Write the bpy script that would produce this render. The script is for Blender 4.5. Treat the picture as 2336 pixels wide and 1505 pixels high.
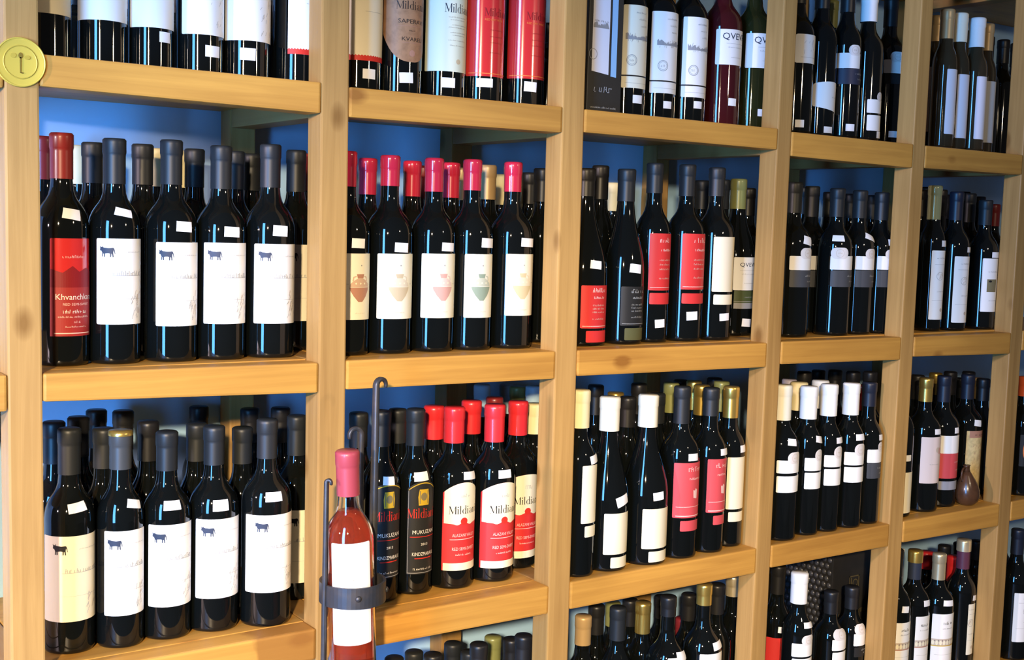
import bpy, bmesh, math, random
from mathutils import Vector, Matrix
for o in list(bpy.data.objects): bpy.data.objects.remove(o)
sc = bpy.context.scene
COL = sc.collection
R = math.radians
# ------------------------------------------------------------------ camera, world, lamps, exposure
cam_d = bpy.data.cameras.new('camera'); cam = bpy.data.objects.new('camera', cam_d); COL.objects.link(cam)
cam_d.sensor_width = 36.0; cam_d.lens = 36.0 * 2771.633 / 2336.0; cam_d.clip_start = .05
cam.matrix_world = Matrix(((0.818456,0.024991,-0.574025,-0.394087),(-0.573817,0.086633,-0.814388,-1.586850),(0.029377,0.995927,0.085245,-0.000000),(0.000000,0.000000,0.000000,1.000000)))
sc.camera = cam
sc.view_settings.view_transform = 'Standard'; sc.view_settings.look = 'None'
sc.view_settings.gamma = 1.0; sc.view_settings.use_curve_mapping = False
sc.view_settings.exposure = 0.36
world = bpy.data.worlds.new('shop_interior'); sc.world = world; world.use_nodes = True
world.node_tree.nodes['Background'].inputs[0].default_value = (.62, .60, .66, 1)
world.node_tree.nodes['Background'].inputs[1].default_value = .07
def point(name, loc, power, color, rad):
    d = bpy.data.lights.new(name, 'POINT'); d.energy = power; d.color = color; d.shadow_soft_size = rad
    o = bpy.data.objects.new(name, d); COL.objects.link(o); o.location = loc; return o
def spot(name, loc, target, power, color, rad, cone):
    d = bpy.data.lights.new(name, 'SPOT'); d.energy = power; d.color = color; d.shadow_soft_size = rad; d.spot_size = R(cone); d.spot_blend = 1.0
    o = bpy.data.objects.new(name, d); COL.objects.link(o); o.location = loc
    o.rotation_euler = (Vector(target) - Vector(loc)).to_track_quat('-Z', 'Y').to_euler(); return o
def area(name, loc, target, sx, sy, power, color):
    d = bpy.data.lights.new(name, 'AREA'); d.shape = 'RECTANGLE'; d.size = sx; d.size_y = sy; d.energy = power; d.color = color
    o = bpy.data.objects.new(name, d); COL.objects.link(o); o.location = loc
    dr = Vector(target) - Vector(loc); dr.z = 0
    o.rotation_euler = dr.to_track_quat('-Z', 'Z').to_euler() if False else (R(90), 0, math.atan2(dr.x, -dr.y) + math.pi if False else math.atan2(-dr.x, dr.y))
    return o
spot('lamp_shop_rear', (-1.6, -3.0, .66), (.60, 0, -.98), 900, (1, .76, .47), .07, 45)
point('lamp_shop_near', (1.43, -1.75, .50), 24, (1, .80, .55), .045)
point('lamp_shop_side', (-2.6, -.8, .28), 250, (1, .79, .86), .06)
area('daylight_window', (-1.65, -1.55, .02), (.6, 0, 0), .50, 1.96, 105, (.11, .42, 1.0))
# ------------------------------------------------------------------ materials
MATS = {}
def mat(name, color, rough=.5, metal=0., coat=0., trans=0., ior=1.45, spec=.5, emis=None):
    if name in MATS: return MATS[name]
    m = bpy.data.materials.new(name); m.use_nodes = True
    b = m.node_tree.nodes['Principled BSDF']
    b.inputs['Base Color'].default_value = (*color, 1); b.inputs['Roughness'].default_value = rough
    b.inputs['Metallic'].default_value = metal; b.inputs['IOR'].default_value = ior
    b.inputs['Coat Weight'].default_value = coat; b.inputs['Coat Roughness'].default_value = .08
    b.inputs['Transmission Weight'].default_value = trans; b.inputs['Specular IOR Level'].default_value = spec
    MATS[name] = m; return m
def noise_tint(m, scale, amount, dark, detail=4.):
    nt = m.node_tree; b = nt.nodes['Principled BSDF']; c = list(b.inputs['Base Color'].default_value)
    tc = nt.nodes.new('ShaderNodeTexCoord'); n = nt.nodes.new('ShaderNodeTexNoise'); n.inputs['Scale'].default_value = scale; n.inputs['Detail'].default_value = detail
    mx = nt.nodes.new('ShaderNodeMix'); mx.data_type = 'RGBA'
    mx.inputs[6].default_value = c; mx.inputs[7].default_value = (*dark, 1)
    mr = nt.nodes.new('ShaderNodeMapRange'); mr.inputs[1].default_value = .42; mr.inputs[2].default_value = .68; mr.inputs[3].default_value = 0; mr.inputs[4].default_value = amount
    nt.links.new(tc.outputs['Object'], n.inputs['Vector']); nt.links.new(n.outputs['Fac'], mr.inputs[0]); nt.links.new(mr.outputs[0], mx.inputs[0]); nt.links.new(mx.outputs[2], b.inputs['Base Color'])
    return m
def wood(name, axis, light, dark, stain=None):
    """grained softwood: noise stretched along the piece, knots, per-piece tint"""
    m = bpy.data.materials.new(name); m.use_nodes = True; nt = m.node_tree; N = nt.nodes; Lk = nt.links; b = N['Principled BSDF']
    tc = N.new('ShaderNodeTexCoord'); oi = N.new('ShaderNodeObjectInfo')
    off = N.new('ShaderNodeVectorMath'); off.operation = 'SCALE'; off.inputs[0].default_value = (7, 5, 9); Lk.new(oi.outputs['Random'], off.inputs[3])
    ad = N.new('ShaderNodeVectorMath'); ad.operation = 'ADD'; Lk.new(tc.outputs['Object'], ad.inputs[0]); Lk.new(off.outputs[0], ad.inputs[1])
    def stretched(s_long, s_cross):
        mp = N.new('ShaderNodeMapping'); sc_ = [s_cross] * 3; sc_[axis] = s_long; mp.inputs['Scale'].default_value = sc_; Lk.new(ad.outputs[0], mp.inputs[0]); return mp
    g = N.new('ShaderNodeTexNoise'); g.inputs['Scale'].default_value = 1; g.inputs['Detail'].default_value = 6; g.inputs['Roughness'].default_value = .6; g.inputs['Distortion'].default_value = .6
    Lk.new(stretched(2.6, 75).outputs[0], g.inputs['Vector'])
    g2 = N.new('ShaderNodeTexNoise'); g2.inputs['Scale'].default_value = 1; g2.inputs['Detail'].default_value = 3; Lk.new(stretched(3.5, 14).outputs[0], g2.inputs['Vector'])
    k = N.new('ShaderNodeTexVoronoi'); k.inputs['Scale'].default_value = 1; Lk.new(stretched(6.5, 11).outputs[0], k.inputs['Vector'])
    kr = N.new('ShaderNodeMapRange'); kr.inputs[1].default_value = .06; kr.inputs[2].default_value = .17; kr.inputs[3].default_value = .9; kr.inputs[4].default_value = 0; Lk.new(k.outputs['Distance'], kr.inputs[0])
    r1 = N.new('ShaderNodeMapRange'); r1.inputs[1].default_value = .35; r1.inputs[2].default_value = .72; Lk.new(g.outputs['Fac'], r1.inputs[0])
    r2 = N.new('ShaderNodeMapRange'); r2.inputs[1].default_value = .40; r2.inputs[2].default_value = .75; r2.inputs[4].default_value = .8; Lk.new(g2.outputs['Fac'], r2.inputs[0])
    a1 = N.new('ShaderNodeMath'); a1.operation = 'MULTIPLY'; a1.inputs[1].default_value = .42; Lk.new(r1.outputs[0], a1.inputs[0])
    a2 = N.new('ShaderNodeMath'); a2.operation = 'MULTIPLY_ADD'; a2.inputs[1].default_value = .42; Lk.new(r2.outputs[0], a2.inputs[0]); Lk.new(a1.outputs[0], a2.inputs[2])
    a3 = N.new('ShaderNodeMath'); a3.operation = 'ADD'; a3.use_clamp = True; Lk.new(a2.outputs[0], a3.inputs[0]); Lk.new(kr.outputs[0], a3.inputs[1])
    mx = N.new('ShaderNodeMix'); mx.data_type = 'RGBA'; mx.inputs[6].default_value = (*light, 1); mx.inputs[7].default_value = (*dark, 1); Lk.new(a3.outputs[0], mx.inputs[0])
    hv = N.new('ShaderNodeHueSaturation'); vr = N.new('ShaderNodeMapRange'); vr.inputs[3].default_value = .86; vr.inputs[4].default_value = 1.08; Lk.new(oi.outputs['Random'], vr.inputs[0]); Lk.new(vr.outputs[0], hv.inputs['Value']); Lk.new(mx.outputs[2], hv.inputs['Color'])
    out = hv.outputs[0]
    if stain:
        sx = N.new('ShaderNodeSeparateXYZ'); Lk.new(tc.outputs['Object'], sx.inputs[0])
        n3 = N.new('ShaderNodeTexNoise'); n3.inputs['Scale'].default_value = 25; Lk.new(tc.outputs['Object'], n3.inputs['Vector'])
        w = N.new('ShaderNodeMath'); w.operation = 'MULTIPLY_ADD'; w.inputs[1].default_value = .05; Lk.new(n3.outputs['Fac'], w.inputs[0]); Lk.new(sx.outputs[0], w.inputs[2])
        sr = N.new('ShaderNodeMapRange'); sr.inputs[1].default_value = stain + .02; sr.inputs[2].default_value = stain + .03; sr.inputs[4].default_value = .75; Lk.new(w.outputs[0], sr.inputs[0])
        m2 = N.new('ShaderNodeMix'); m2.data_type = 'RGBA'; m2.inputs[7].default_value = (.30, .125, .025, 1); Lk.new(sr.outputs[0], m2.inputs[0]); Lk.new(out, m2.inputs[6]); out = m2.outputs[2]
    Lk.new(out, b.inputs['Base Color'])
    bp = N.new('ShaderNodeBump'); bp.inputs['Strength'].default_value = .25; bp.inputs['Distance'].default_value = .0015; Lk.new(g.outputs['Fac'], bp.inputs['Height']); Lk.new(bp.outputs[0], b.inputs['Normal'])
    b.inputs['Roughness'].default_value = .48; b.inputs['Specular IOR Level'].default_value = .35
    return m
WL, WD = (.62, .325, .064), (.30, .125, .022)
wood_x = wood('wood_grain_along', 0, WL, WD); wood_y = wood('wood_grain_deep', 1, (.40, .22, .07), WD)
wood_z = wood('wood_grain_upright', 2, (.485, .285, .090), (.24, .12, .030)); wood_stain = wood('wood_stained_rail', 0, WL, WD, stain=.10)
dark_glass = mat('dark_bottle_glass', (.0035, .0045, .0045), .045, coat=0, ior=1.5)
amber_glass = mat('amber_bottle_glass', (.035, .026, .014), .05, ior=1.5)
green_glass = mat('green_bottle_glass', (.018, .02, .006), .04, ior=1.5)
wine_glass = mat('ruby_bottle_glass', (.05, .006, .008), .04, ior=1.5)
GLASS = {'dark': dark_glass, 'green': green_glass, 'amber': amber_glass, 'wine': wine_glass}
CAPM = {}
for n, c, r, me, co in [('gr', (.015, .018, .021), .45, 0, 0), ('bk', (.012, .012, .013), .4, 0, 0), ('rd', (.22, .018, .016), .35, 0, .2), ('pk', (.50, .02, .05), .2, 0, .6), ('red', (.70, .028, .035), .33, 0, .3),
    ('cr', (.80, .70, .40), .5, 0, 0), ('crw', (.84, .80, .64), .5, 0, 0), ('wh', (.85, .85, .84), .5, 0, 0), ('gd', (.80, .56, .14), .28, .85, 0), ('gdc', (.86, .72, .45), .3, .7, 0), ('tan', (.50, .34, .16), .4, .2, 0),
    ('olv', (.26, .27, .09), .35, .1, .2), ('blu', (.36, .52, .64), .4, 0, 0), ('blw', (.58, .70, .86), .4, 0, 0), ('lav', (.42, .40, .55), .45, 0, 0), ('prp', (.10, .03, .055), .4, 0, 0), ('org', (.80, .13, .04), .4, 0, 0),
    ('grn', (.02, .20, .05), .4, 0, 0), ('nv', (.012, .016, .030), .4, 0, 0), ('clr', (.34, .34, .16), .15, .2, .5), ('grg', (.05, .055, .06), .42, 0, 0), ('nvg', (.03, .04, .07), .4, 0, 0)]:
    CAPM[n] = mat('capsule_' + n, c, r, me, co)
PAPER = {'white': (.86, .85, .82), 'cream': (.80, .73, .54), 'ivory': (.82, .78, .62), 'red': (.62, .035, .035), 'rose': (.60, .075, .085), 'black': (.02, .02, .02), 'charcoal': (.06, .063, .07), 'navy': (.03, .035, .06), 'olive': (.10, .10, .04),
    'pinkish': (.72, .60, .56), 'lavwhite': (.74, .75, .84), 'greyish': (.50, .50, .50), 'grey': (.30, .30, .33), 'tan': (.40, .205, .105), 'parch': (.72, .56, .27), 'green': (.07, .09, .035), 'sage': (.70, .74, .58), 'tagwhite': (.88, .88, .90), 'dull': (.62, .58, .44)}
INK = {'k': (.012, .012, .014), 'n': (.03, .04, .07), 'g': (.30, .30, .31), 'lg': (.36, .36, .35), 'w': (.80, .76, .70), 'pw': (.82, .55, .50), 'gold': (.55, .36, .03), 'red': (.62, .03, .02), 'dr': (.24, .01, .015), 'rb': (.36, .03, .03), 'or': (.85, .22, .05), 'br': (.44, .22, .15), 'brl': (.58, .40, .29),
    'ta': (.58, .47, .30), 'tal': (.70, .62, .46), 'pi': (.64, .36, .30), 'pil': (.72, .56, .48), 'gn': (.27, .34, .25), 'gnl': (.52, .54, .42), 'oc': (.62, .52, .30), 'ocl': (.73, .66, .47), 'cream': (.82, .76, .56), 'crd': (.56, .47, .38), 'olive': (.20, .17, .09)}
def paper(n):
    if 'paper_' + n in MATS: return MATS['paper_' + n]
    m = mat('paper_' + n, PAPER[n], .5, spec=.3)
    if n in ('tan', 'parch'): noise_tint(m, 90, .6, tuple(c * .55 for c in PAPER[n]))
    return m
def gloss_red():
    m = mat('gloss_red_paper', (.62, .03, .03), .16, coat=.6); return m
def ink(n): return mat('ink_' + n, INK[n], .5, spec=.3)
iron = mat('wrought_iron', (.055, .060, .072), .42, .55); noise_tint(iron, 60, .5, (.11, .09, .075))
# ------------------------------------------------------------------ helpers
def new_obj(name, me, parent=None, m=None):
    o = bpy.data.objects.new(name, me); COL.objects.link(o)
    if parent is not None: o.parent = parent
    if m is not None and not me.materials: me.materials.append(m)
    return o
def mesh(name, v, f, smooth=False):
    me = bpy.data.meshes.new(name); me.from_pydata(v, [], f); me.update()
    if smooth: me.polygons.foreach_set('use_smooth', [True] * len(me.polygons))
    return me
def thing(name, label, cat, loc=(0, 0, 0), group=None):
    o = bpy.data.objects.new(name, None); COL.objects.link(o); o.location = loc; o.empty_display_size = .05
    o['label'] = label; o['category'] = cat
    if group: o['group'] = group
    return o
def tag(o, label, cat): o['label'] = label; o['category'] = cat; return o
def box_mesh(name, corners_lo, corners_hi, bev=.003):
    """box from 4 lower and 4 upper corners, edges rounded"""
    bm = bmesh.new(); v = [bm.verts.new(p) for p in list(corners_lo) + list(corners_hi)]
    for f in ((3, 2, 1, 0), (4, 5, 6, 7), (0, 1, 5, 4), (1, 2, 6, 5), (2, 3, 7, 6), (3, 0, 4, 7)): bm.faces.new([v[i] for i in f])
    if bev: bmesh.ops.bevel(bm, geom=bm.edges[:], offset=bev, segments=2, profile=.6, affect='EDGES')
    me = bpy.data.meshes.new(name); bm.to_mesh(me); bm.free(); return me
def box(name, x0, x1, y0, y1, z0, z1, bev=.003):
    lo = [(x0, y0, z0), (x1, y0, z0), (x1, y1, z0), (x0, y1, z0)]; hi = [(x, y, z1) for x, y, _ in lo]
    return box_mesh(name, lo, hi, bev)
def centred(me):
    """shift a mesh so its origin sits in its middle; returns the offset"""
    c = sum((Vector(v.co) for v in me.vertices), Vector()) / len(me.vertices)
    me.transform(Matrix.Translation(-c)); return c
def piece(name, me, parent, m):
    c = centred(me); o = new_obj(name, me, parent, m); o.location = c; return o
def lathe(name, prof, n=36, cap_top=True, cap_bot=True):
    v, f = [], []
    for r, z in prof:
        for i in range(n): a = 2 * math.pi * i / n; v.append((r * math.cos(a), r * math.sin(a), z))
    for j in range(len(prof) - 1):
        for i in range(n): k = (i + 1) % n; f.append((j * n + i, j * n + k, (j + 1) * n + k, (j + 1) * n + i))
    if cap_bot: f.append(tuple(range(n - 1, -1, -1)))
    if cap_top: f.append(tuple((len(prof) - 1) * n + i for i in range(n)))
    me = mesh(name, v, f, True); return me
def sweep(name, pts, widths, n=10, flat=1., wdir=None):
    """tapered bar along a path: elliptical section"""
    v, f = [], []; P = [Vector(p) for p in pts]
    for i, p in enumerate(P):
        t = (P[min(i + 1, len(P) - 1)] - P[max(i - 1, 0)]).normalized()
        w = Vector(wdir if wdir else (0, 1, 0)); w = (w - t * w.dot(t)).normalized(); u = t.cross(w)
        for k in range(n):
            a = 2 * math.pi * k / n + math.pi / n; ca, sa = math.cos(a), math.sin(a)
            q = .55; ca = math.copysign(abs(ca) ** q, ca); sa = math.copysign(abs(sa) ** q, sa)
            v.append(p + u * ca * widths[i] * .5 * flat + w * sa * widths[i] * .5)
    m_ = len(P)
    for j in range(m_ - 1):
        for k in range(n): l = (k + 1) % n; f.append((j * n + k, j * n + l, (j + 1) * n + l, (j + 1) * n + k))
    f.append(tuple(range(n - 1, -1, -1))); f.append(tuple((m_ - 1) * n + k for k in range(n)))
    return mesh(name, v, f, True)
# ------------------------------------------------------------------ lettering shapes (flat, then wrapped round the glass)
STR = ['Mildiani', 'SAPERAVI', 'KVARELI', 'Khvanchkara', 'RED SEMI-SWEET', 'WINE OF GEORGIA', 'QVEVRI', 'MUKUZANI', 'KINDZMARAULI', '2013', 'RED DRY WINE', 'ALAZANI VALLEY']
TXT = {}
def prep_text():
    tmp = []
    for s in STR:
        c = bpy.data.curves.new('t', 'FONT'); c.body = s; c.size = 1; c.align_x = 'CENTER'; c.resolution_u = 2
        o = bpy.data.objects.new('t', c); COL.objects.link(o); tmp.append((s, o))
    dg = bpy.context.evaluated_depsgraph_get()
    for s, o in tmp:
        me = bpy.data.meshes.new_from_object(o.evaluated_get(dg))
        v = [(p.co.x, p.co.y) for p in me.vertices]; TXT[s] = (v, [tuple(p.vertices) for p in me.polygons])
        bpy.data.meshes.remove(me)
    for s, o in tmp:
        c = o.data; bpy.data.objects.remove(o); bpy.data.curves.remove(c)
prep_text()
def serif_name():
    """the winery's high-contrast serif lettering, drawn stroke by stroke"""
    V, F = [], []
    def q(*p): n = len(V); V.extend(p); F.append(tuple(range(n, n + len(p))))
    def bar(x0, x1, y0, y1): q((x0, y0), (x1, y0), (x1, y1), (x0, y1))
    def bow(cx, cy, rx, ry, a0, a1, th0, n=10):
        for i in range(n):
            pts = []
            for a in (a0 + (a1 - a0) * i / n, a0 + (a1 - a0) * (i + 1) / n):
                c, s_ = math.cos(R(a)), math.sin(R(a)); t = .018 + th0 * abs(c)
                pts.append(((cx + rx * c, cy + ry * s_), (cx + (rx - t) * c, cy + (ry - t * .5) * s_)))
            q(pts[0][0], pts[1][0], pts[1][1], pts[0][1])
    st_, th, xh = .085, .024, .47
    def serif(x, y, w=.085): bar(x - w, x + w, y, y + th)
    x = 0
    serif(x + .03, 0); bar(x + .018, x + .042, 0, .72); serif(x, .696, .06)
    q((x - .02, .72), (x + .10, .72), (x + .37, .10), (x + .31, .02)); q((x + .31, .02), (x + .335, .02), (x + .61, .72), (x + .575, .72))
    bar(x + .56, x + .56 + st_ + .01, 0, .72); serif(x + .605, 0, .11); serif(x + .63, .696, .06); x += .80
    def i_(x): bar(x, x + st_, 0, xh); serif(x + st_ / 2, 0); bar(x - .05, x, xh - th, xh); q(*[(x + st_ / 2 + .058 * math.cos(k * .7854), .64 + .058 * math.sin(k * .7854)) for k in range(8)])
    i_(x); x += .24
    bar(x, x + st_, 0, .76); serif(x + st_ / 2, 0); bar(x - .05, x, .76 - th, .76); x += .24
    bow(x + .20, xh / 2, .21, xh / 2 + .01, 40, 320, .075); bar(x + .31, x + .31 + st_, 0, .76); bar(x + .26, x + .31, .76 - th, .76); bar(x + .39, x + .45, 0, th); x += .56
    i_(x); x += .24
    bow(x + .16, .13, .16, .14, 30, 330, .07, 9); bow(x + .17, .31, .145, .165, 0, 165, .06, 8); bar(x + .235, x + .235 + st_, .03, .33); bar(x + .30, x + .40, 0, th); x += .47
    bar(x, x + st_, 0, xh); serif(x + st_ / 2, 0); bar(x - .05, x, xh - th, xh); bow(x + .21, .29, .165, .185, 0, 150, .06, 8); bar(x + .29, x + .29 + st_, 0, .31); serif(x + .33, 0); x += .55
    i_(x); x += .15
    return ([(a - x / 2, b) for a, b in V], F)
TXT['Mildiani'] = serif_name()
def subdivided(v, f, step=3.0):
    """cut flat faces into upright strips so that they bend round a bottle"""
    bm = bmesh.new(); bv = [bm.verts.new((x, y, 0)) for x, y in v]
    for q in f:
        try: bm.faces.new([bv[i] for i in q])
        except ValueError: pass
    xs = [x for x, _ in v]; x = math.floor(min(xs) / step) * step + step
    while x < max(xs):
        bmesh.ops.bisect_plane(bm, geom=bm.verts[:] + bm.edges[:] + bm.faces[:], plane_co=(x, 0, 0), plane_no=(1, 0, 0)); x += step
    bmesh.ops.triangulate(bm, faces=[q for q in bm.faces if len(q.verts) > 4])
    bm.verts.index_update()
    out = ([(p.co.x, p.co.y) for p in bm.verts], [tuple(p.index for p in q.verts) for q in bm.faces]); bm.free(); return out
BULL = [(0, .62), (.02, .78), (-.02, .95), (.06, .86), (.10, .84), (.16, .86), (.20, .97), (.21, .84), (.30, .80), (.45, .78), (.62, .76), (.80, .78), (.92, .80), (.97, .76), (1.02, .60), (1.06, .28), (1.02, .26), (.98, .50), (.95, .60), (.92, .38), (.95, .02), (.88, 0), (.85, .26), (.80, .30), (.78, .02), (.71, 0), (.71, .30), (.60, .33), (.45, .32), (.36, .30), (.36, .03), (.29, 0), (.28, .28), (.24, .30), (.22, .05), (.16, .02), (.17, .36), (.12, .48), (.10, .54), (.05, .52), (.02, .55)]
class Print:
    """collects flat print in label millimetres (x round the bottle, y up from the label's foot)"""
    def __init__(s, w, h, rnd): s.w, s.h, s.d, s.r = w, h, {}, rnd
    def add(s, ik, v, f, sub=True, part='lettering'):
        if sub: v, f = subdivided(v, f)
        V, F = s.d.setdefault((ik, part), ([], [])); n = len(V); V += v; F += [tuple(i + n for i in q) for q in f]
    def poly(s, ik, pts, part='emblem'): s.add(ik, pts, [tuple(range(len(pts)))], True, part)
    def rect(s, ik, x0, y0, x1, y1, part='lettering'): s.poly(ik, [(x0, y0), (x1, y0), (x1, y1), (x0, y1)], part)
    def text(s, ik, t, x, y, hgt, width=None):
        v, f = TXT[t]; xs = [p[0] for p in v]; k = hgt / .72; kx = (width / (max(xs) - min(xs))) if width else k
        s.add(ik, [(x + p[0] * kx, y + p[1] * k) for p in v], f)
    def line(s, ik, x0, x1, y, t=.8): s.rect(ik, x0, y - t / 2, x1, y + t / 2)
    def scrib(s, ik, x0, x1, y, hgt, t=.7):
        """illegible small writing: a run of short slanted strokes"""
        x = x0; V, F = [], []
        while x < x1 - .6:
            w = s.r.uniform(.9, 1.9) * max(.6, hgt / 3.2); a = s.r.uniform(-.25, .35) * hgt; hh = hgt * s.r.choice((.6, .6, .75, 1.0))
            n = len(V); V += [(x, y), (x + t, y), (x + t + a * .4, y + hh), (x + a * .4, y + hh)]; F.append((n, n + 1, n + 2, n + 3))
            if s.r.random() < .6:
                yy = y + hh * s.r.choice((0, .45, .85)); n = len(V); V += [(x, yy), (x + w, yy), (x + w, yy + t * .8), (x, yy + t * .8)]; F.append((n, n + 1, n + 2, n + 3))
            x += w + (hgt * .5 if s.r.random() < .13 else .25)
        s.add(ik, V, F, False)
    def disc(s, ik, x, y, rx, ry=None, n=24, part='emblem'):
        ry = ry or rx; s.poly(ik, [(x + rx * math.cos(2 * math.pi * i / n), y + ry * math.sin(2 * math.pi * i / n)) for i in range(n)], part)
    def ring(s, ik, x, y, r, t, n=28, part='emblem'):
        V = []
        for i in range(n): a = 2 * math.pi * i / n; V += [(x + r * math.cos(a), y + r * math.sin(a)), (x + (r - t) * math.cos(a), y + (r - t) * math.sin(a))]
        s.add(ik, V, [(2 * i, (2 * i + 2) % (2 * n), (2 * i + 3) % (2 * n), 2 * i + 1) for i in range(n)], False, part)
    def hatch(s, ik, x0, x1, y0, y1, n, t=.7):
        V, F = [], []
        for i in range(n):
            x = s.r.uniform(x0, x1); y = s.r.uniform(y0, y1); l = s.r.uniform(3, 9); a = s.r.uniform(.9, 1.5); dx, dy = l * math.cos(a), l * math.sin(a); k = len(V)
            V += [(x, y), (x + t, y), (x + dx + t, y + dy), (x + dx, y + dy)]; F.append((k, k + 1, k + 2, k + 3))
        s.add(ik, V, F, False, 'emblem')
def round_edge(s, w, rad):
    d = min(s, 1 - s) * w
    return rad - math.sqrt(max(0, rad * rad - (rad - d) ** 2)) if d < rad else 0
def arch(k): return lambda s: k * (1 - (2 * s - 1) ** 2)
# each style: paper, gloss, rounding, top(s) / foot(s) in mm added to the plain edges, and a printing routine
def design(st, var, w, h, P):
    r = P.r; top = foot = None; pap = 'white'; rad = 2.0
    if st == 'plain': pap = var
    elif st == 'sketch':
        pap = var; P.hatch('lg', w * .02, w * .36, h * .05, h * .5, 14, .5); P.scrib('lg', -w * .1, w * .3, h * .62, 4, .4)
    elif st == 'redband':
        pap = var; n = 16; st_ = w / n; V = [(-w / 2, 0), (w / 2, 0)]
        for i in range(n, -1, -1): V += [(-w / 2 + i * st_, 7.0), (-w / 2 + max(0, i - .5) * st_, 8.6)]
        P.poly('red', V, 'border')
        P.line('lg', -w * .1, w * .35, h * .55, .4)
    elif st == 'bull':
        pap = var or 'white'; bw = 19; bh = 16; x0 = -31 if w > 70 else -w * .42; y0 = h * .80
        P.poly({'white': 'n', 'cream': 'k'}[pap], [(x0 + x * bw, y0 + (y - .12) * bh) for x, y in BULL])
        P.scrib('lg', -14, w * .40, h * .575, 6, .8); P.line('lg', -18, w * .42, h * .572, .6)
        P.line('lg', -20, w * .40, h * .30, .3); P.hatch('lg', 10, w * .40, h * .06, h * .30, 16, .55); P.hatch('crd', 16, w * .40, h * .12, h * .36, 10, .9); P.scrib('lg', 4, w * .4, h * .84, 1.8, .3)
    elif st == 'khvan':
        pap = 'khvan'; P.rect('rb', -w / 2, 0, w / 2, h * .64, 'panel'); P.poly('dr', [(-w * .5, h * .50), (w * .5, h * .50), (w * .5, h * .66), (w * .3, h * .70), (w * .1, h * .66), (-w * .05, h * .72), (-w * .25, h * .65), (-w * .5, h * .69)], 'panel')
        P.text('w', 'Khvanchkara', 3, h * .375, h * .062, w * .88); P.text('pw', 'RED SEMI-SWEET', 4, h * .315, h * .026, w * .62); P.scrib('w', -w * .24, w * .34, h * .235, 5, .7)
        P.scrib('pw', -w * .34, w * .4, h * .19, 2.4, .5); P.scrib('pw', -w * .02, w * .12, h * .135, 3, .6); P.scrib('pw', -w * .2, w * .3, h * .09, 2, .4); P.line('pw', -w * .42, w * .42, h * .03, 1.4)
        P.scrib('pw', -w * .25, w * .25, h * .8, 4, .5)
    elif st == 'amphora':
        pap = 'ivory'; a, b_ = {'brown': ('br', 'brl'), 'tan': ('ta', 'tal'), 'pink': ('pi', 'pil'), 'green': ('gn', 'gnl'), 'ochre': ('oc', 'ocl')}[var]
        H = h * .42; y0 = h * .27; KX = lambda p: [(x * 1.28, y) for x, y in p]
        P.poly(a, KX([(-3, y0), (3, y0), (9, y0 + H * .2), (13.5, y0 + H * .42), (14.2, y0 + H * .52), (-14.2, y0 + H * .52), (-13.5, y0 + H * .42), (-9, y0 + H * .2)]))
        P.poly(b_, KX([(-14, y0 + H * .54), (14, y0 + H * .54), (13, y0 + H * .66), (9, y0 + H * .76), (5, y0 + H * .83), (-5, y0 + H * .83), (-9, y0 + H * .76), (-13, y0 + H * .66)]))
        P.poly(a, KX([(-4, y0 + H * .84), (4, y0 + H * .84), (5.5, y0 + H), (-5.5, y0 + H)]))
        for sx in (-1, 1): P.poly(b_, KX([(sx * 6, y0 + H * .94), (sx * 10, y0 + H * .90), (sx * 11, y0 + H * .74), (sx * 9.4, y0 + H * .75), (sx * 8.6, y0 + H * .87), (sx * 5.6, y0 + H * .90)]))
        for x in (-8, 0, 8): P.disc('cream', x, y0 + H * .66, 1.5, n=10)
        P.disc('g', 1, h * .82, 1.1, n=8); P.scrib('lg', -24, -19, h * .53, 2, .3); P.scrib('lg', 19, 25, h * .53, 2, .3); P.scrib('crd', -9, 9, h * .09, 1.8, .3)
    elif st == 'tan_u':
        pap = 'tan'; foot = lambda s: (h * .34) * (abs(2 * s - 1) ** 2.6); rad = 0
        P.text('k', 'Mildiani', 2, h * .60, 12, 52); P.text('k', 'SAPERAVI', 2, h * .44, 6.5, 46); P.line('br', -24, 27, h * .41, .5); P.scrib('k', -4, 8, h * .35, 2.6, .4); P.text('k', 'KVARELI', 4, h * .24, 6, 38); P.line('br', -14, 22, h * .22, .5); P.disc('br', 2, h * .10, 5)
    elif st == 'mild_cream':
        pap = 'sage'; P.text('n', 'Mildiani', 8, h * .69, 13.5, 52)
        for i, y in enumerate((.63, .60, .54, .51, .45, .42, .36, .30)): P.scrib('lg', -12 + 3 * (i % 3), 24 - 4 * (i % 2), h * y, 1.8, .35)
        P.disc('ta', 6, h * .12, 4)
    elif st == 'mild_red':
        pap = 'glossred'; P.text('dr', 'Mildiani', 8, h * .72, 12.5, 50); P.text('or', 'RED DRY WINE', 0, h * .665, 3.4, 34)
        for y in (.55, .47, .40, .28): P.scrib('rb', -8, 22, h * y, 1.8, .35)
        P.line('or', -w * .45, w * .45, h * .035, 1.2)
    elif st == 'mild_black':
        pap = 'black'; top = arch(11); rad = 1.0
        P.line('g', -w * .48, w * .48, 2.2, 1.0); P.rect('g', -w * .48, 2, -w * .465, h * .97); P.rect('g', w * .465, 2, w * .48, h * .97)
        n = 14; V = [(-w * .47 + w * .94 * i / n, h - 2.2 + 11 * (1 - (2 * (i + .5 * 0) / n - 1) ** 2)) for i in range(n + 1)]
        P.poly('gold', V + [(x, y - 1.6) for x, y in reversed(V)], 'border')
        P.poly('gold', [(-9, h * .80), (9, h * .80), (10, h * .90), (8, h * .985), (-8, h * .985), (-10, h * .90)]); P.disc('olive', 0, h * .90, 5.5, 6.5); P.disc('gold', 0, h * .90, 3.4, 4.6)
        for x in (-7, 7): P.rect('olive', x - .7, h * .82, x + .7, h * .97, 'emblem')
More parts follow.
